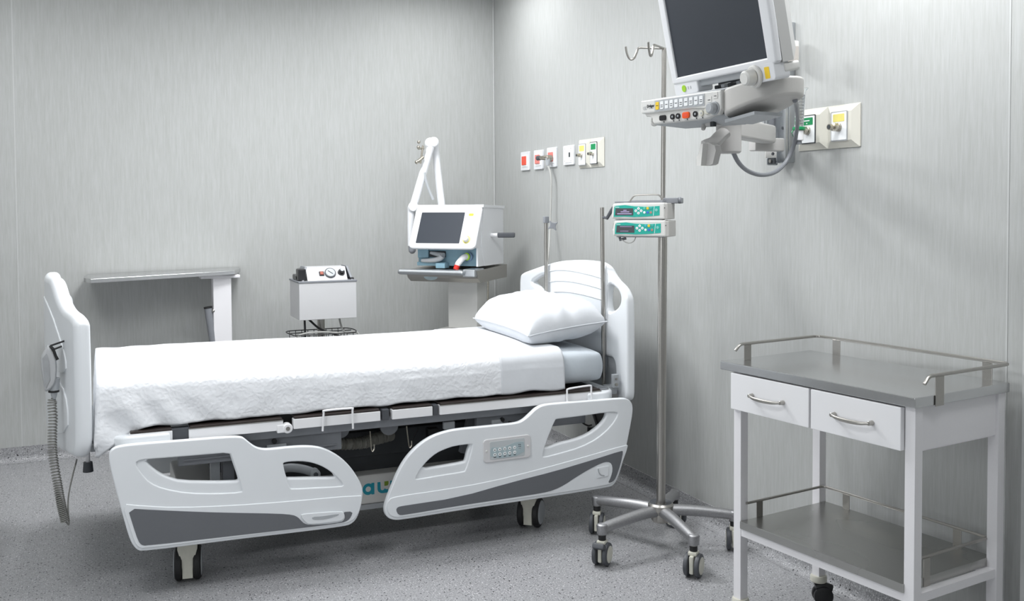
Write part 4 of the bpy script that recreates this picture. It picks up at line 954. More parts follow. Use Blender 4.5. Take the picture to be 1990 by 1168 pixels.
# hose connector plugged into the socket plate
u_ = -at(1078, 309, X=XW).y; cz = 1.70
t = thing('hose_connector', 'grey metal hose connector with a white hose hanging down the wall', 'connector', (XW - .08, -u_, cz))
q0 = V(XW - .021, -u_, cz)
MB().cyl(q0, q0 + V(-.035, 0, .0), .018, .016, 18, .002).cyl(q0 + V(-.025, 0, 0), q0 + V(-.038, .03, .003), .012, .012, 14).cyl(q0 + V(-.033, .02, .002), q0 + V(-.045, .055, .002), .014, .012, 16, .002).build('connector_body', 'brass', t)
MB().cyl(q0 + V(-.045, .055, .002), q0 + V(-.053, .085, .002), .014, .014, 16, .003).build('black_grip', 'dgrey', t, label='dark grip end')
MB().cyl(q0 + V(-.022, .0, .0), q0 + V(-.024, .0, -.045), .017, .010, 16).build('hose_collar', 'lgrey', t)
hz = [q0 + V(-.024, .0, -.04), at(1071, 345, X=XW - .045), at(1070.5, 400, X=XW - .05), at(1069, 440, X=XW - .06), at(1067, 480, X=XW - .10), at(1064, 520, X=XW - .12), at(1062, 580, X=XW - .12), at(1062, 700, X=XW - .12)]
MB().tube(catmull(hz, 8), .0055, seg=8).build('white_hose', 'tube', t)

# ------------------------------------------------------------------ monitor wall rail and arm
wm = thing('monitor_wall_arm', 'grey aluminium wall rail with swivel arm and cable carrying the patient monitor', 'wall bracket', (XW, 3.08, 1.58))
yr0, yr1 = at(1531, 300, X=2.47).y, at(1508, 300, X=2.47).y
MB().bb((2.475, yr0, 1.585), (XW, yr1, 2.125), .003).bb((2.462, yr0 + .004, 1.585), (2.476, yr0 + .016, 2.125), .001).bb((2.462, yr1 - .016, 1.585), (2.476, yr1 - .004, 2.125), .001).build('wall_rail', 'rail_alu', wm)
for z in (2.105, 1.72, 1.90): MB().cyl((2.476, (yr0 + yr1) / 2, z), (2.472, (yr0 + yr1) / 2, z), .006, seg=12).build('rail_bolt', 'dgrey', wm)
ym0, ym1 = yr1 + .002, at(1489, 260, X=2.44).y
MB().bb((2.44, ym0, 1.66), (2.485, ym1, 1.87), .003).build('slide_plate', 'mgrey', wm)
MB().bb((2.425, ym0 + .012, 1.66), (2.441, ym0 + .024, 1.87), .002).bb((2.425, ym1 - .02, 1.66), (2.441, ym1 - .012, 1.87), .002).build('slide_rib', 'rail_alu', wm)
def wbox(px0, py0, px1, py1, X, d, name, m, bev=.006, root=None, label=None):
    a, b = at(px0, py0, X=X), at(px1, py1, X=X); b.y = at(px1, py1, X=X + d).y
    return MB().bb((X, min(a.y, b.y), min(a.z, b.z)), (X + d, max(a.y, b.y), max(a.z, b.z)), bev).build(name, m, root or wm, label=label)
wbox(1468, 267, 1512, 289, 2.30, .14, 'bracket_block', 'bracket')
wbox(1487, 290, 1512, 305, 2.41, .06, 'bracket_foot', 'device')
wbox(1489, 306, 1512, 320, 2.43, .05, 'rail_clamp', 'rail_alu')
c_ = at(1500, 313, X=2.43); MB().bb((2.426, c_.y - .022, c_.z - .012), (2.431, c_.y + .022, c_.z + .012)).build('clamp_slot', 'ink', wm); MB().cyl((2.427, c_.y, c_.z), (2.42, c_.y, c_.z), .007, seg=12).build('clamp_bolt', 'steel', wm)
c_ = at(1503, 299, X=2.41); MB().cyl((2.41, c_.y, c_.z), (2.405, c_.y, c_.z), .006, seg=12).build('clamp_bolt', 'dgrey', wm)
e0, e1 = at(1424, 254, X=2.02), at(1490, 256, X=2.34)
d_ = (e1 - e0); L_ = d_.length; ang = math.atan2(d_.y, d_.x)
MB().box((e0 + e1) / 2, (L_ + .05, .06, .068), .010, Matrix.Rotation(ang, 3, 'Z')).build('swivel_arm', 'bracket', wm)
pv = at(1416, 255, X=1.98)
MB().cyl(pv + V(0, 0, -.075), pv + V(0, 0, .05), .042, seg=28, bev=.006).cyl(pv + V(0, 0, .045), pv + V(0, 0, .066), .055, seg=28, bev=.003).build('pivot_post', 'bracket', wm)
MB().box(pv + V(-.05, .03, .052), (.16, .13, .026), .008).build('pivot_head', 'device', wm)
MB().cyl(at(1372, 233, X=1.86), at(1366, 252, X=1.84), .010, .007, 12, .002).box(at(1388, 238, X=1.86), (.04, .05, .022), .004).build('release_lever', 'bracket', wm)
MB().box(at(1386, 240, X=1.84), (.012, .02, .02), .002).build('lever_slot', 'ink', wm)
# curved handle hanging under the pivot
hpts = [at(1408, 258, X=1.93), at(1398, 266, X=1.91), at(1388, 276, X=1.89), at(1376, 281, X=1.87), at(1370, 284, X=1.86)]
MB().tube(catmull(hpts, 5), [.030] * 21, seg=12, sy=[.020] * 21).build('handle_neck', 'bracket', wm)
h0 = [at(a, b, X=1.85) for a, b in [(1363, 279), (1377, 277), (1389, 283), (1391, 293), (1385, 318), (1380, 321), (1364, 322), (1360, 300)]]
MB().prism(h0, (.022, 0, 0)).build('handle_paddle', 'bracket', wm, label='grey beige grip paddle')
h0 = [at(a, b, X=1.83) for a, b in [(1361, 281), (1366, 279), (1362, 322), (1354, 322), (1354, 306), (1358, 298)]]
MB().prism(h0, (.045, 0, 0)).build('handle_edge', 'device', wm)
cb = [at(1420, 276, X=1.98), at(1425, 296, X=2.0), at(1437, 318, X=2.05), at(1455, 333, X=2.12), at(1480, 340, X=2.2), at(1505, 335, X=2.3), at(1525, 318, X=2.37), at(1540, 290, X=2.40), at(1547, 262, X=2.38), at(1550, 232, X=2.30), at(1548, 205, X=2.1), at(1545, 195, X=1.95)]
MB().tube(catmull(cb, 7), .0078, seg=10).build('power_cable', 'mgrey', wm, label='thick grey cable looping below the arm')
wbox(1521, 76, 1545, 125, 2.40, .08, 'cable_hook_box', 'device')
wbox(1527, 88, 1553, 124, 2.34, .055, 'cable_hook', mat('hook beige', (.46, .43, .40), .45), .012)

# ------------------------------------------------------------------ patient monitor
X0 = 1.80; tlt = math.atan(.202)
P0 = at(1316.6, 150.8, X=X0); P1 = at(1490.9, 113.6, X=X0); SW = P0.y - P1.y
mv = V(-math.sin(tlt), 0, math.cos(tlt)); mw_ = V(-math.cos(tlt), 0, -math.sin(tlt)); mu = V(0, -1, 0)
MF = lambda w=0: frame(P0 + mw_ * w, mu, mv, mw_)
pm = thing('patient_monitor', 'large white patient monitor tilted down with a dark switched-off screen', 'monitor', (X0, (P0.y + P1.y) / 2, P0.z))
SH = .37
bo = [(-.036, -.012), (-.020, -.024), (SW + .030, -.024), (SW + .045, -.010), (SW + .045, SH + .03), (SW + .03, SH + .045), (-.02, SH + .045), (-.036, SH + .03)]
plate('bezel', [chaikin(bo, 1), [(0, 0), (SW, 0), (SW, SH), (0, SH)]], MF(-.02), .024, .007, 'device_white', pm)
plate('screen', [[(-.003, -.003), (SW + .003, -.003), (SW + .003, SH + .003), (-.003, SH + .003)]], MF(-.012), .010, .001, 'screen', pm, label='dark switched-off screen')
bi = [(-.030, -.02), (SW + .040, -.02), (SW + .040, SH + .04), (-.030, SH + .04)]
m = MB(); m.loft([[MF(-.021) @ V(u, v, 0) for u, v in bi], [MF(-.060) @ V(u, v, 0) for u, v in bi], [MF(-.10) @ V(.02 + u * .9, .03 + v * .88, 0) for u, v in bi]]); m.build('rear_housing', mat('monitor rear grey', (.50, .50, .49), .45), pm, angle=30)
# chin: left block with green light, centre handle, right block with knob
def mbox(name, u0, u1, v0, v1, w0, w1, m, bev=.004, label=None):
    o = plate(name, [rrect(u1 - u0, v1 - v0, min(.012, (u1 - u0) * .3, (v1 - v0) * .3), 4, (u0 + u1) / 2, (v0 + v1) / 2)], MF(w0), w1 - w0, bev, m, pm, label=label); return o
mbox('chin_block', -.030, .105, -.062, -.016, -.06, .000, 'device_white')
mbox('chin_block', SW - .085, SW + .030, -.067, -.012, -.05, .004, 'device_white')
mbox('lower_handle', .090, SW - .07, -.044, -.020, -.045, -.012, 'lgrey', label='grey lower handle bar')
mbox('rear_block', SW - .03, SW + .034, -.050, -.022, -.085, -.03, 'device')
mbox('cable_bay', .11, SW - .09, -.062, -.040, -.10, -.075, 'dgrey', label='dark cable bay')
for i, (u, v) in enumerate(((.13, -.056), (.165, -.054), (.20, -.056), (.245, -.054), (.28, -.054), (.33, -.055), (.35, -.053))):
    mbox('connector', u, u + .018, v - .007, v + .006, -.080, -.045, ('ink', 'lgrey')[i % 2], .002)
g = plate('power_light', [circle(.0115, 22, .028, -.040)], MF(.000), .002, .0006, 'lime', pm, label='green power light')
for u in (.052, .066): plate('small_mark', [rrect(.005, .010, .001, 2, u, -.040)], MF(.0), .0006, .0002, 'lgrey', pm)
kn = MB().cyl((0, 0, 0), (0, 0, .012), .034, .033, 32, .003).cyl((0, 0, .010), (0, 0, .045), .025, .022, 32, .005).build('rotary_knob', 'device', pm, True)
kn.data.transform(Matrix.Translation(-ORI[pm.name]) @ MF(.003) @ Matrix.Translation((SW - .060, -.046, 0)))
plate('yellow_sticker', [rrect(.022, .034, .003, 3, SW - .005, -.042)], MF(.004), .0006, .0002, 'yellow', pm, label='yellow sticker beside the knob')

# ------------------------------------------------------------------ monitor module under the screen
Bp, Ap, Cp = V(1.80, 2.496, 0), V(1.742, 2.868, 0), V(1.818, 2.185, 0)
zb_, zt_ = 1.697, 1.780
mo = thing('monitor_module', 'pale grey measuring module with buttons and cable sockets under the patient monitor', 'monitor module', (1.86, 2.5, zb_))
du = (Bp - Ap).normalized(); dn = V(du.y, -du.x, 0)      # into the room
if dn.x > 0: dn = -dn
LM = (Bp - Ap).length
DF = lambda w=0: frame(Ap + V(0, 0, zb_) + dn * w, du, (0, 0, 1), dn)
HM = zt_ - zb_
plate('front_case', [chaikin([(.0, .030), (.0, HM - .002), (.004, HM), (LM, HM), (LM, 0), (.06, 0), (.045, .004), (.040, .026)], 1)], DF(-.10), .10, .006, 'device', mo)
plate('button_fascia', [chaikin([(-.008, .044), (-.008, HM), (-.002, HM + .001), (LM - .004, HM + .001), (LM, HM - .004), (LM, .008), (LM - .045, .006), (LM - .05, .036), (0, .038)], 1)], DF(-.012), .020, .005, mat('module fascia', (.68, .68, .66), .4), mo)
plate('button_strip', [[(.066, .041), (.304, .041), (.304, HM - .005), (.066, HM - .005)]], DF(.008), .0012, .0003, 'lgrey', mo, label='grey strip carrying the keys')
for i in range(10):
    u = .080 + i * .0233
    k = plate('key', [rrect(.0168, .026, .003, 3, u, .0595)], DF(.0088), .0018, .0005, 'yellow' if i == 0 else 'white_key', mo, label='yellow key' if i == 0 else None)
    for j in range(1 + i % 2): plate('key_print', [rrect(.011, .0022, .0005, 2, u, .060 - j * .006)], DF(.0106), .0004, .0001, 'ink', mo)
for (u, v, a, b) in ((.352, .068, .020, .020), (.325, .058, .020, .018)):
    plate('key', [rrect(a, b, .003, 3, u, v)], DF(.0079), .0015, .0004, 'device', mo); plate('key_print', [rrect(a * .55, .0022, .0005, 2, u, v - .002)], DF(.0095), .0004, .0001, 'ink', mo)
text('maker_print', 'Dräger', .013, DF(.0085) @ Matrix.Translation((.045, .062, 0)), 'ink', mo, bold=.0003)
plate('model_print', [rrect(.024, .0016, .0004, 2, .047, .054)], DF(.0082), .0004, .0001, 'greyprint', mo)
for k_ in (0, 1): MB().tube([DF(.0083) @ V(.012 + .008 * k_ + .0055 * math.cos(a * PI / 8), .057 + .0055 * math.sin(a * PI / 8), 0) for a in range(17)], .0006, seg=5).build('ring_mark', 'lgrey', mo)
rk = MB().cyl((0, 0, 0), (0, 0, .006), .0215, .021, 32, .002).cyl((0, 0, .005), (0, 0, .028), .018, .0165, 32, .004).build('rotary_knob', 'lgrey', mo, True); rk.data.transform(Matrix.Translation(-ORI[mo.name]) @ DF(.007) @ Matrix.Translation((.349, .028, 0)))
for (u, kind) in ((.100, 'wide'), (.148, 'r'), (.175, 'r'), (.213, 'orange'), (.256, 'r'), (.284, 'g')):
    v = .018
    if kind == 'wide': plate('cable_socket', [rrect(.030, .018, .006, 4, u, v)], DF(.0), .006, .001, 'blackgloss', mo)
    elif kind == 'orange': plate('cable_socket', [rrect(.032, .020, .006, 4, u, v)], DF(.0), .006, .001, 'orange', mo, label='orange red cable socket'); plate('socket_core', [rrect(.018, .010, .002, 3, u, v)], DF(.0055), .001, .0003, 'switch_red', mo)
    else:
        plate('cable_socket', [circle(.0095, 20, u, v)], DF(.0), .006, .001, 'blackgloss' if kind == 'r' else 'castor_cream', mo)
        plate('socket_core', [circle(.0035, 12, u + .002, v)], DF(.0055), .001, .0003, 'lgrey', mo)
    plate('socket_dot', [circle(.0025, 10, u + .003, .0045)], DF(.0), .0006, .0001, 'ink', mo)
    plate('socket_print', [rrect(.018, .0012, .0003, 2, u, -.0 + .001)], DF(.0003), .0004, .0001, 'greyprint', mo)
plate('flat_socket', [rrect(.019, .017, .002, 3, .312, .022)], DF(.0), .0085, .001, 'castor_cream', mo); plate('socket_core', [rrect(.006, .010, .001, 2, .316, .023)], DF(.008), .001, .0003, 'ink', mo)
MB().cyl(DF(-.02) @ V(.036, .014, 0), DF(-.035) @ V(.012, .010, 0), .016, .014, 20, .003).build('end_knob', 'device', mo)
MB().prism([DF(-.02) @ V(.03, 0.0, 0), DF(-.02) @ V(LM, 0, 0), DF(-.10) @ V(LM, -.02, 0), DF(-.10) @ V(.1, -.014, 0)], (0, 0, .012)).build('underside_cover', 'lgrey', mo)
# long smooth rounded body toward the viewer
plan = chaikin([(1.795, 2.51), (1.805, 2.42), (1.835, 2.345), (1.89, 2.312), (1.948, 2.305), (1.985, 2.34), (1.985, 2.52), (1.90, 2.53)], 2)
plate('side_body', [plan], frame((0, 0, zb_), (1, 0, 0), (0, 1, 0), (0, 0, 1)), HM + .002, .010, mat('module side', (.52, .51, .49), .45), mo)
for v in mo.children[-1].data.vertices if False else [o for o in mo.children if o.name.startswith('side_body')][0].data.vertices:
    wy = v.co.y + 2.5; v.co.z += max(0, 2.51 - wy) * (.26 if v.co.z < HM / 2 else .13)
MB().prism([V(1.81, 2.50, zb_ - .018), V(1.83, 2.38, zb_ - .002), V(1.95, 2.40, zb_ - .002), V(1.93, 2.52, zb_ - .018)], (0, 0, .01)).build('side_skirt', 'lgrey', mo)
MB().box((1.86, 2.63, zt_ + .004), (.13, .44, .006), .002, Matrix.Rotation(.10, 3, 'Z')).build('docking_tray', 'lgrey', mo, label='grey docking tray between module and screen')

# ------------------------------------------------------------------ flowmeter
fm = thing('oxygen_flowmeter', 'clear glass flowmeter tube with green collar plugged into the green gas outlet', 'flowmeter', (2.40, 2.93, 1.66))
f0, f1 = at(1552.5, 250, X=2.41), at(1558, 184, X=2.41); f1.y = f0.y + (f1.y - f0.y) * .6
MB().cyl(f0, f1, .0165, .0175, 22).build('meter_tube', 'clear', fm)
MB().cyl(f0, f1, .006, .006, 12).build('inner_tube', 'tube', fm)
for i in range(9):
    p = f0.lerp(f1, .15 + i * .09); MB().cyl(p, p + V(0, 0, .0018), .0105, seg=16).build('scale_ring', 'mgrey', fm)
p = f0.lerp(f1, .97); MB().cyl(p, p + V(0, 0, .010), .010, seg=14).build('tube_stop', 'ink', fm)
MB().lathe([(.016, 0), (.019, .012), (.026, .02), (.028, .022), (.026, .022), (.018, .013), (.015, 0)], f1 + V(0, 0, .002), None, 24).build('top_cup', 'clear', fm)
MB().cyl(f0 + V(0, 0, -.006), f0 + V(0, 0, .006), .023, seg=22, bev=.002).build('green_collar', 'green', fm, label='green collar')
MB().cyl(f0 + V(0, 0, -.044), f0 + V(0, 0, -.006), .017, seg=22, bev=.002).build('valve_body', 'white', fm)
MB().cyl(f0 + V(0, 0, -.058), f0 + V(0, 0, -.044), .011, seg=14).build('outlet_nozzle', 'mgrey', fm)
g0 = V(XW - .078, -(U(1566) + U(1592)) / 2, 1.701); g1 = f0 + V(0, 0, -.024)
d_ = (g0 - g1)
MB().cyl(g1, g0, .012, seg=16).cyl(g1 + d_ * .35, g1 + d_ * .75, .020, .020, 8, .002).build('wall_coupling', 'rail_alu', fm)
MB().cyl(g1 + d_ * .45, g1 + d_ * .6, .0215, seg=8).build('green_band', 'green', fm, label='green coupling band')

# ------------------------------------------------------------------ infusion stand
cx_, cy_ = 2.135, 3.385
iv = thing('infusion_stand', 'five-legged infusion stand with a tall steel pole and hooks beside the bed', 'infusion stand', (cx_, cy_, 0))
R5 = .305
MB().lathe([(0, -.055), (.034, -.055), (.04, -.045), (.04, -.02), (.052, -.005), (.053, .016), (.046, .024), (.022, .018), (0, .018)], (cx_, cy_, .172), None, 32).build('hub', 'steel', iv)
MB().lathe([(.024, .0185), (.044, .026), (.047, .022), (.045, .014)], (cx_, cy_, .172), None, 32).build('hub_ring', 'dgrey', iv)
MB().cyl((cx_, cy_, .14), V(cx_, cy_, 0) + V(.010, 0, 1.33), .0185, seg=28).build('lower_pole', 'steel', iv)
MB().cyl(V(cx_ + .010, cy_, 1.33), V(cx_ + .017, cy_, 2.062), .0095, seg=20).build('upper_pole', 'steel', iv)
MB().cyl(V(cx_ + .010, cy_, 1.315), V(cx_ + .010, cy_, 1.345), .021, .018, 24, .003).build('pole_collar', 'dgrey', iv)
ptop = V(cx_ + .017, cy_, 2.060)
for (ex, ey, r_) in ((-.140, .045, 1), (-.115, -.075, 1)):
    d = V(ex, ey, 0); n_ = d.normalized()
    L1 = d.length
    P = [ptop, ptop + n_ * (L1 * .55) + V(0, 0, .002), ptop + n_ * (L1 * .72), ptop + n_ * (L1 * .78) + V(0, 0, -.02), ptop + n_ * (L1 * .86) + V(0, 0, -.042), ptop + n_ * (L1 * .97) + V(0, 0, -.044), ptop + n_ * (L1 * 1.05) + V(0, 0, -.02), ptop + n_ * (L1 * 1.08) + V(0, 0, .006)]
    MB().tube(catmull(P, 5), .0046, seg=8).build('hook', 'steel', iv)
def iv_castor(c, a, brake):
    R = Matrix.Rotation(a, 3, 'Z'); T = lambda p: Vector(c) + R @ Vector(p)
    f = MB().box(T((0, 0, .052)), (.018, .066, .07), .006, R).box(T((0, .0, .092)), (.036, .04, .016), .005, R).build('castor', 'castor_cream', iv)
    MB().cyl(T((0, 0, .10)), T((0, 0, .122)), .0155, seg=16, bev=.001).build('castor_stem', 'black', f)
    Rw = R @ Matrix.Rotation(PI / 2, 3, 'Y').to_3x3()
    for s in (-1, 1):
        MB().lathe([(0, -.009), (.036, -.010), (.044, -.007), (.046, 0), (.044, .007), (.036, .010), (0, .009)], T((s * .0215, 0, .046)), Rw, 30).build('castor_wheel', 'dgrey', f)
        MB().lathe([(0, .010), (.033, .009), (.033, .0), (0, 0)], T((s * .0235, 0, .046)), Rw if s > 0 else Rw @ Matrix.Rotation(PI, 3, 'X').to_3x3(), 28).build('wheel_disc', 'castor_cream', f)
    if brake: MB().box(T((0, -.038, .085)), (.05, .03, .022), .006, R @ Matrix.Rotation(-.5, 3, 'X')).build('brake_pedal', 'dgrey', f)
for i, (deg, rr, ca) in enumerate(((190, .31, -.85), (261.5, .308, -.90), (334, .30, -.6), (46, .30, .3), (118, .315, -.65))):
    a = math.radians(deg); d = V(math.cos(a), math.sin(a), 0); e = V(cx_, cy_, 0) + d * rr
    pts = [V(cx_, cy_, .162) + d * .02, V(cx_, cy_, .165) + d * .07, V(cx_, cy_, .162) + d * .14, V(cx_, cy_, .156) + d * .21, V(cx_, cy_, .149) + d * (rr - .03), V(cx_, cy_, .144) + d * (rr + .004)]
    P = catmull(pts, 5); n_ = len(P)
    rr_ = [.026 - .006 * k / n_ for k in range(n_)]; sy_ = [.024 - .004 * k / n_ for k in range(n_)]
    lg = MB().tube(P, rr_, seg=14, sy=sy_).cyl(e + V(0, 0, .120), e + V(0, 0, .164), .021, .023, 20, .006).build('leg', 'alu', iv, angle=50)
    iv_castor(e, ca, i == 0)

# ------------------------------------------------------------------ infusion pumps
def pump(name, lab, loc, top):
    t = thing(name, lab, 'infusion pump', loc, math.radians(-48), 'infusion pumps on the stand')
    W_, H_, D_ = .214, .066, .12
    face = [(-W_ / 2 + .006, 0), (-W_ / 2, .012), (-W_ / 2 + .004, .050), (-W_ / 2 + .010, .066), (W_ / 2 - .006, .066), (W_ / 2 + .004, .066), (W_ / 2 + .005, .055), (W_ / 2 + .005, .008), (W_ / 2 + .004, 0), (W_ / 2 - .006, 0)]
    FFm = lambda w=0: frame((0, -w, 0), (1, 0, 0), (0, 0, 1), (0, -1, 0))
    plate('case', [chaikin(face, 1)], FFm(-.05), .05, .006, 'device', t, True)
    plate('rear_drive', [rrect(W_ - .02, .060, .006, 3, 0, .032)], FFm(-D_), D_ - .05, .004, 'device', t, True)
    plate('pump_side', [rrect(.026, .064, .004, 3, W_ / 2 + .005, .032)], FFm(-D_ * .9), D_ * .9 - .004, .004, mat('pump side grey', (.46, .45, .43), .45), t, True)
    ty = [(-.097, .010), (-.094, .050), (-.088, .054), (-.05, .057), (-.01, .052), (.04, .050), (.093, .053), (.093, .016), (.04, .011), (-.01, .009), (-.05, .011)]
    plate('teal_fascia', [ty], FFm(.0), .0012, .0003, 'teal', t, True, label='teal keypad fascia')
    plate('display', [[(-.091, .016), (-.088, .044), (-.015, .044), (-.015, .016)]], FFm(.0012), .0008, .0002, mat('pump display', (.02, .02, .03), .3), t, True, label='dark display window')
    rows = [(.036, .014, .02), (.030, .036, .02), (.0225, .060, .008)] if top else [(.040, .050, .014), (.022, .035, -.02)]
    for (v, wd, sh) in rows:
        plate('display_line', [rrect(wd, .0032 if top else .0016, .0008, 2, -.053 + (sh * .2), v)], FFm(.002), .0003, .0001, 'display_text', t, True)
    def dot(u, v, r, m, nm='key', lb=None):
        plate(nm, [circle(r, 16, u, v)], FFm(.0012), .0014, .0004, m, t, True, label=lb)
    for (u, v) in ((.007, .043), (-.004, .034), (.018, .034), (.007, .025)): dot(u, v, .0054, 'white_key'); plate('key_mark', [circle(.0014, 8, u, v)], FFm(.0026), .0003, .0001, 'ink', t, True)
    dot(.031, .044, .0048, mat('mint key', (.10, .55, .40), .4) if top else mat('cyan key', (.05, .45, .60), .4)); dot(.0445, .044, .0054, 'yellow', lb='yellow key'); dot(.0585, .045, .0048, mat('sea key', (.05, .42, .38), .4))
    dot(.031, .0275, .0050, 'white_key'); dot(.0445, .0275, .0046, 'blue', lb='blue key'); dot(.0575, .0275, .0048, mat('brick key', (.45, .22, .18), .4)); dot(.080, .037, .0058, mat('pale teal key', (.20, .55, .50), .4))
    plate('fascia_line', [[(.0665, .014), (.068, .014), (.0725, .052), (.071, .052)]], FFm(.0012), .0004, .0001, 'white_key', t, True)
    plate('pump_print', [rrect(.018, .0018, .0005, 2, -.082, .0485)], FFm(.0012), .0004, .0001, 'white_key', t, True)
    plate('side_dot', [circle(.0022, 10, W_ / 2 + .006, .045)], FFm(.0), .0008, .0002, 'ink', t, True)
    plate('lower_seam', [[(-.095, .0), (.10, .001), (.10, -.0025), (-.088, -.003)]], FFm(-.045), .040, .0005, 'mgrey', t, True, label='dark gap strip under the pump')
    return t
base = V(1.99, 3.33, 0)
p1 = pump('infusion_pump', 'upper teal-fronted infusion pump with carrying handle and lit display', base + V(0, 0, 1.367), True)
p2 = pump('infusion_pump', 'lower teal-fronted infusion pump hung under the other pump', base + V(.003, -.004, 1.298), False)
hd = MB().tube(catmull([(-.045, .05, .068), (-.040, .05, .078), (-.025, .05, .094), (.0, .05, .097), (.06, .05, .098), (.078, .05, .094), (.092, .05, .078)], 5), .0035, seg=8).build('carry_handle', 'steel', p1, True)
MB().bb((-.098, .012, .066), (-.04, .06, .072), .002).bb((-.03, .02, .066), (.10, .05, .076), .002).build('top_rail', 'mgrey', p1, True)
MB().cyl((.105, .08, .072), (.150, .08, .074), .009, .009, 16, .002).cyl((.145, .08, .074), (.160, .08, .075), .013, .013, 16, .003).bb((.09, .06, .062), (.15, .15, .085), .004).build('pole_clamp', 'mgrey', p1, True, label='grey pole clamp and knob')
MB().tube([(-.09, .04, -.004), (-.085, .03, -.014), (-.06, .03, -.008)], .006, seg=8).build('tube_guide', 'mgrey', p2, True)
MB().tube(catmull([(-.075, .02, -.012), (-.06, .015, -.022), (-.04, .015, -.026), (-.022, .015, -.018), (-.015, .02, .0)], 5), .0022, seg=6).build('drip_line', 'tube', p2, True)
MB().tube(catmull([(-.108, .03, .06), (-.114, .03, .045), (-.113, .03, .030), (-.106, .03, .02)], 5), .0022, seg=6).build('side_line', 'tube', p2, True)
MB().tube([(-.112, .03, .03), (-.109, .03, .018)], .0045, seg=8).build('line_clip', 'white', p2, True)

# ------------------------------------------------------------------ instrument trolley (local frame: x toward the viewer, -y away from the wall)
tr_ = thing('instrument_trolley', 'white two-drawer instrument trolley with steel worktop, guard rails and lower shelf', 'trolley', (2.195, 2.339, 0), math.atan2(-.9915, .13))
TX0, TX1, TY0, TY1 = -.388, .366, -.212, .222
t = tr_
MB().bb((TX0, TY0, .870), (TX1, TY1, .899), .003).build('worktop', 'steel_h', t, True, label='polished steel worktop')
LX0, LX1, LY0, LY1 = -.322, .340, -.180, .198
hl = .0165
LEG = [(LX0, LY0), (LX1, LY0), (LX0, LY1), (LX1, LY1)]
for (x, y) in LEG:
    lg = MB().bb((x - hl, y - hl, .105), (x + hl, y + hl, .870), .002).build('leg', 'trolley_white', t, True)
    c = MB().lathe([(.0, .082), (.026, .082), (.029, .086), (.029, .100), (.026, .106), (0, .106)], (x, y, 0), None, 28).build('castor', 'castor_cream', t, True, label='cream collar and black twin castor')
    a = {0: .9, 1: .4, 2: -.6, 3: .2}[LEG.index((x, y))]; R = Matrix.Rotation(a, 3, 'Z')
    MB().cyl((x, y, .06), (x, y, .084), .008).build('castor_stem', 'steel', c, True)
    for s in (-1, 1):
        Rw = R @ Matrix.Rotation(PI / 2, 3, 'Y').to_3x3()
        MB().lathe([(0, -.009), (.028, -.009), (.034, -.005), (.034, .005), (.028, .009), (0, .009)], V(x, y, .034) + R @ V(s * .014, .014, 0), Rw, 24).build('castor_wheel', 'blackgloss', c, True)
    MB().tube([V(x, y, .062) + R @ V(0, -.012, 0), V(x, y, .068) + R @ V(0, .012, 0), V(x, y, .055) + R @ V(0, .045, 0)], .016, seg=10).build('castor_hood', 'blackgloss', c, True)
# drawer case
MB().bb((LX0 + hl, LY0 + .004, .740), (LX1 - hl, LY0 + .012, .868)).bb((LX0 + hl, LY1 - .006, .740), (LX1 - hl, LY1 + .006, .868)).bb((LX0 - .008, LY0 + hl, .745), (LX0 + .004, LY1 - hl, .868)).bb((LX1 - .004, LY0 + hl, .745), (LX1 + .008, LY1 - hl, .868)).bb((LX0, LY0 + .01, .740), (LX1, LY1, .748)).build('drawer_case', 'trolley_white', t, True, smooth=False)
DXs = [(-.338, -.0035), (.0035, .322)]
for (a, b) in DXs:
    d = MB().bb((a, -.212, .745), (b, -.192, .866), .003).bb((a + .01, -.192, .752), (b - .01, .12, .758)).build('drawer', 'white', t, True)
    xm = (a + b) / 2 + .0; hw_ = .066
    pts = [(xm - hw_, -.213, .806), (xm - hw_, -.228, .806), (xm - hw_ * .6, -.236, .803), (xm, -.239, .802), (xm + hw_ * .6, -.236, .803), (xm + hw_, -.228, .806), (xm + hw_, -.213, .806)]
    MB().tube(catmull(pts[1:6], 6), [.0038 + .0022 * math.sin(PI * k / 24) for k in range(25)], seg=10).cyl(pts[0], V(*pts[1]) + V(0, -.003, 0), .0075, .006, 12, .001).cyl(pts[6], V(*pts[5]) + V(0, -.003, 0), .0075, .006, 12, .001).build('drawer_handle', 'steel', d, True, label='curved nickel handle')
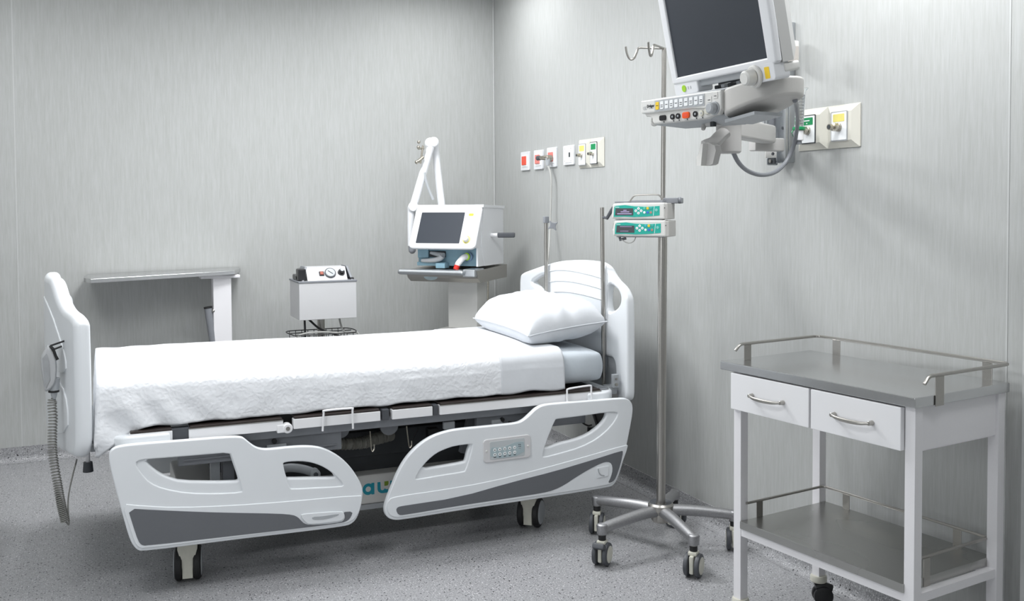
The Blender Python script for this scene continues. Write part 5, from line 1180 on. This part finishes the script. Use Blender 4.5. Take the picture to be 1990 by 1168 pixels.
# lower shelf
MB().bb((LX0 + .018, LY0 - .022, .348), (LX1 - .014, LY1 + .010, .374), .002).build('shelf', 'steel_dark', t, True, label='dull steel lower shelf')
MB().bb((LX0 + hl, LY0 - .014, .322), (LX1 - hl, LY0 + .012, .347)).bb((LX0 + hl, LY1 - .012, .322), (LX1 - hl, LY1 + .012, .347)).bb((LX0 - .012, LY0 + hl, .322), (LX0 + .012, LY1 - hl, .347)).bb((LX1 - .012, LY0 + hl, .322), (LX1 + .012, LY1 - hl, .347)).build('shelf_frame', 'trolley_white', t, True, smooth=False)
# guard rails
def guard(name, x0, x1, y0, y1, z, r, dip, rad=.02):
    P = []
    if dip: P += [V(x0, y0 - .010, z - .020), V(x0, y0 + .004, z - .006), V(x0, y0 + .018, z)]
    else: P += [V(x0, y0, z)]
    P += [V(x0, y1 - rad, z)] + [V(x0 + rad - rad * math.cos(a), y1 - rad + rad * math.sin(a), z) for a in (.5, 1.05)] + [V(x0 + rad, y1, z)]
    P += [V(x1 - rad, y1, z)] + [V(x1 - rad + rad * math.sin(a), y1 - rad + rad * math.cos(a), z) for a in (.5, 1.05)] + [V(x1, y1 - rad, z)]
    if dip: P += [V(x1, y0 + .018, z), V(x1, y0 + .004, z - .006), V(x1, y0 - .010, z - .020)]
    else: P += [V(x1, y0, z)]
    return MB().tube(P, r, seg=10).build(name, 'steel', t, True)
guard('guard_rail', -.348, .371, -.170, .213, .955, .0052, True)
def post(x, y, z0, z1, w, alongx):
    sx, sy = (w, .003) if alongx else (.003, w)
    return MB().bb((x - sx / 2, y - sy / 2, z0), (x + sx / 2, y + sy / 2, z1), .0008).build('rail_post', 'steel', t, True)
post(-.348, -.125, .899, .952, .032, False); post(-.262, .213, .895, .952, .032, True); post(.300, .213, .895, .952, .032, True); post(.3685, -.110, .868, .952, .036, False)
guard('lower_guard_rail', LX0 + .022, LX1 - .018, LY0 + .005, LY1 - .004, .430, .0045, False, .012)
post(LX0 + .022, -.115, .374, .428, .028, False); post(-.20, LY1 - .004, .374, .428, .028, True); post(.22, LY1 - .004, .374, .428, .028, True); post(LX1 - .0135, -.10, .346, .428, .028, False)
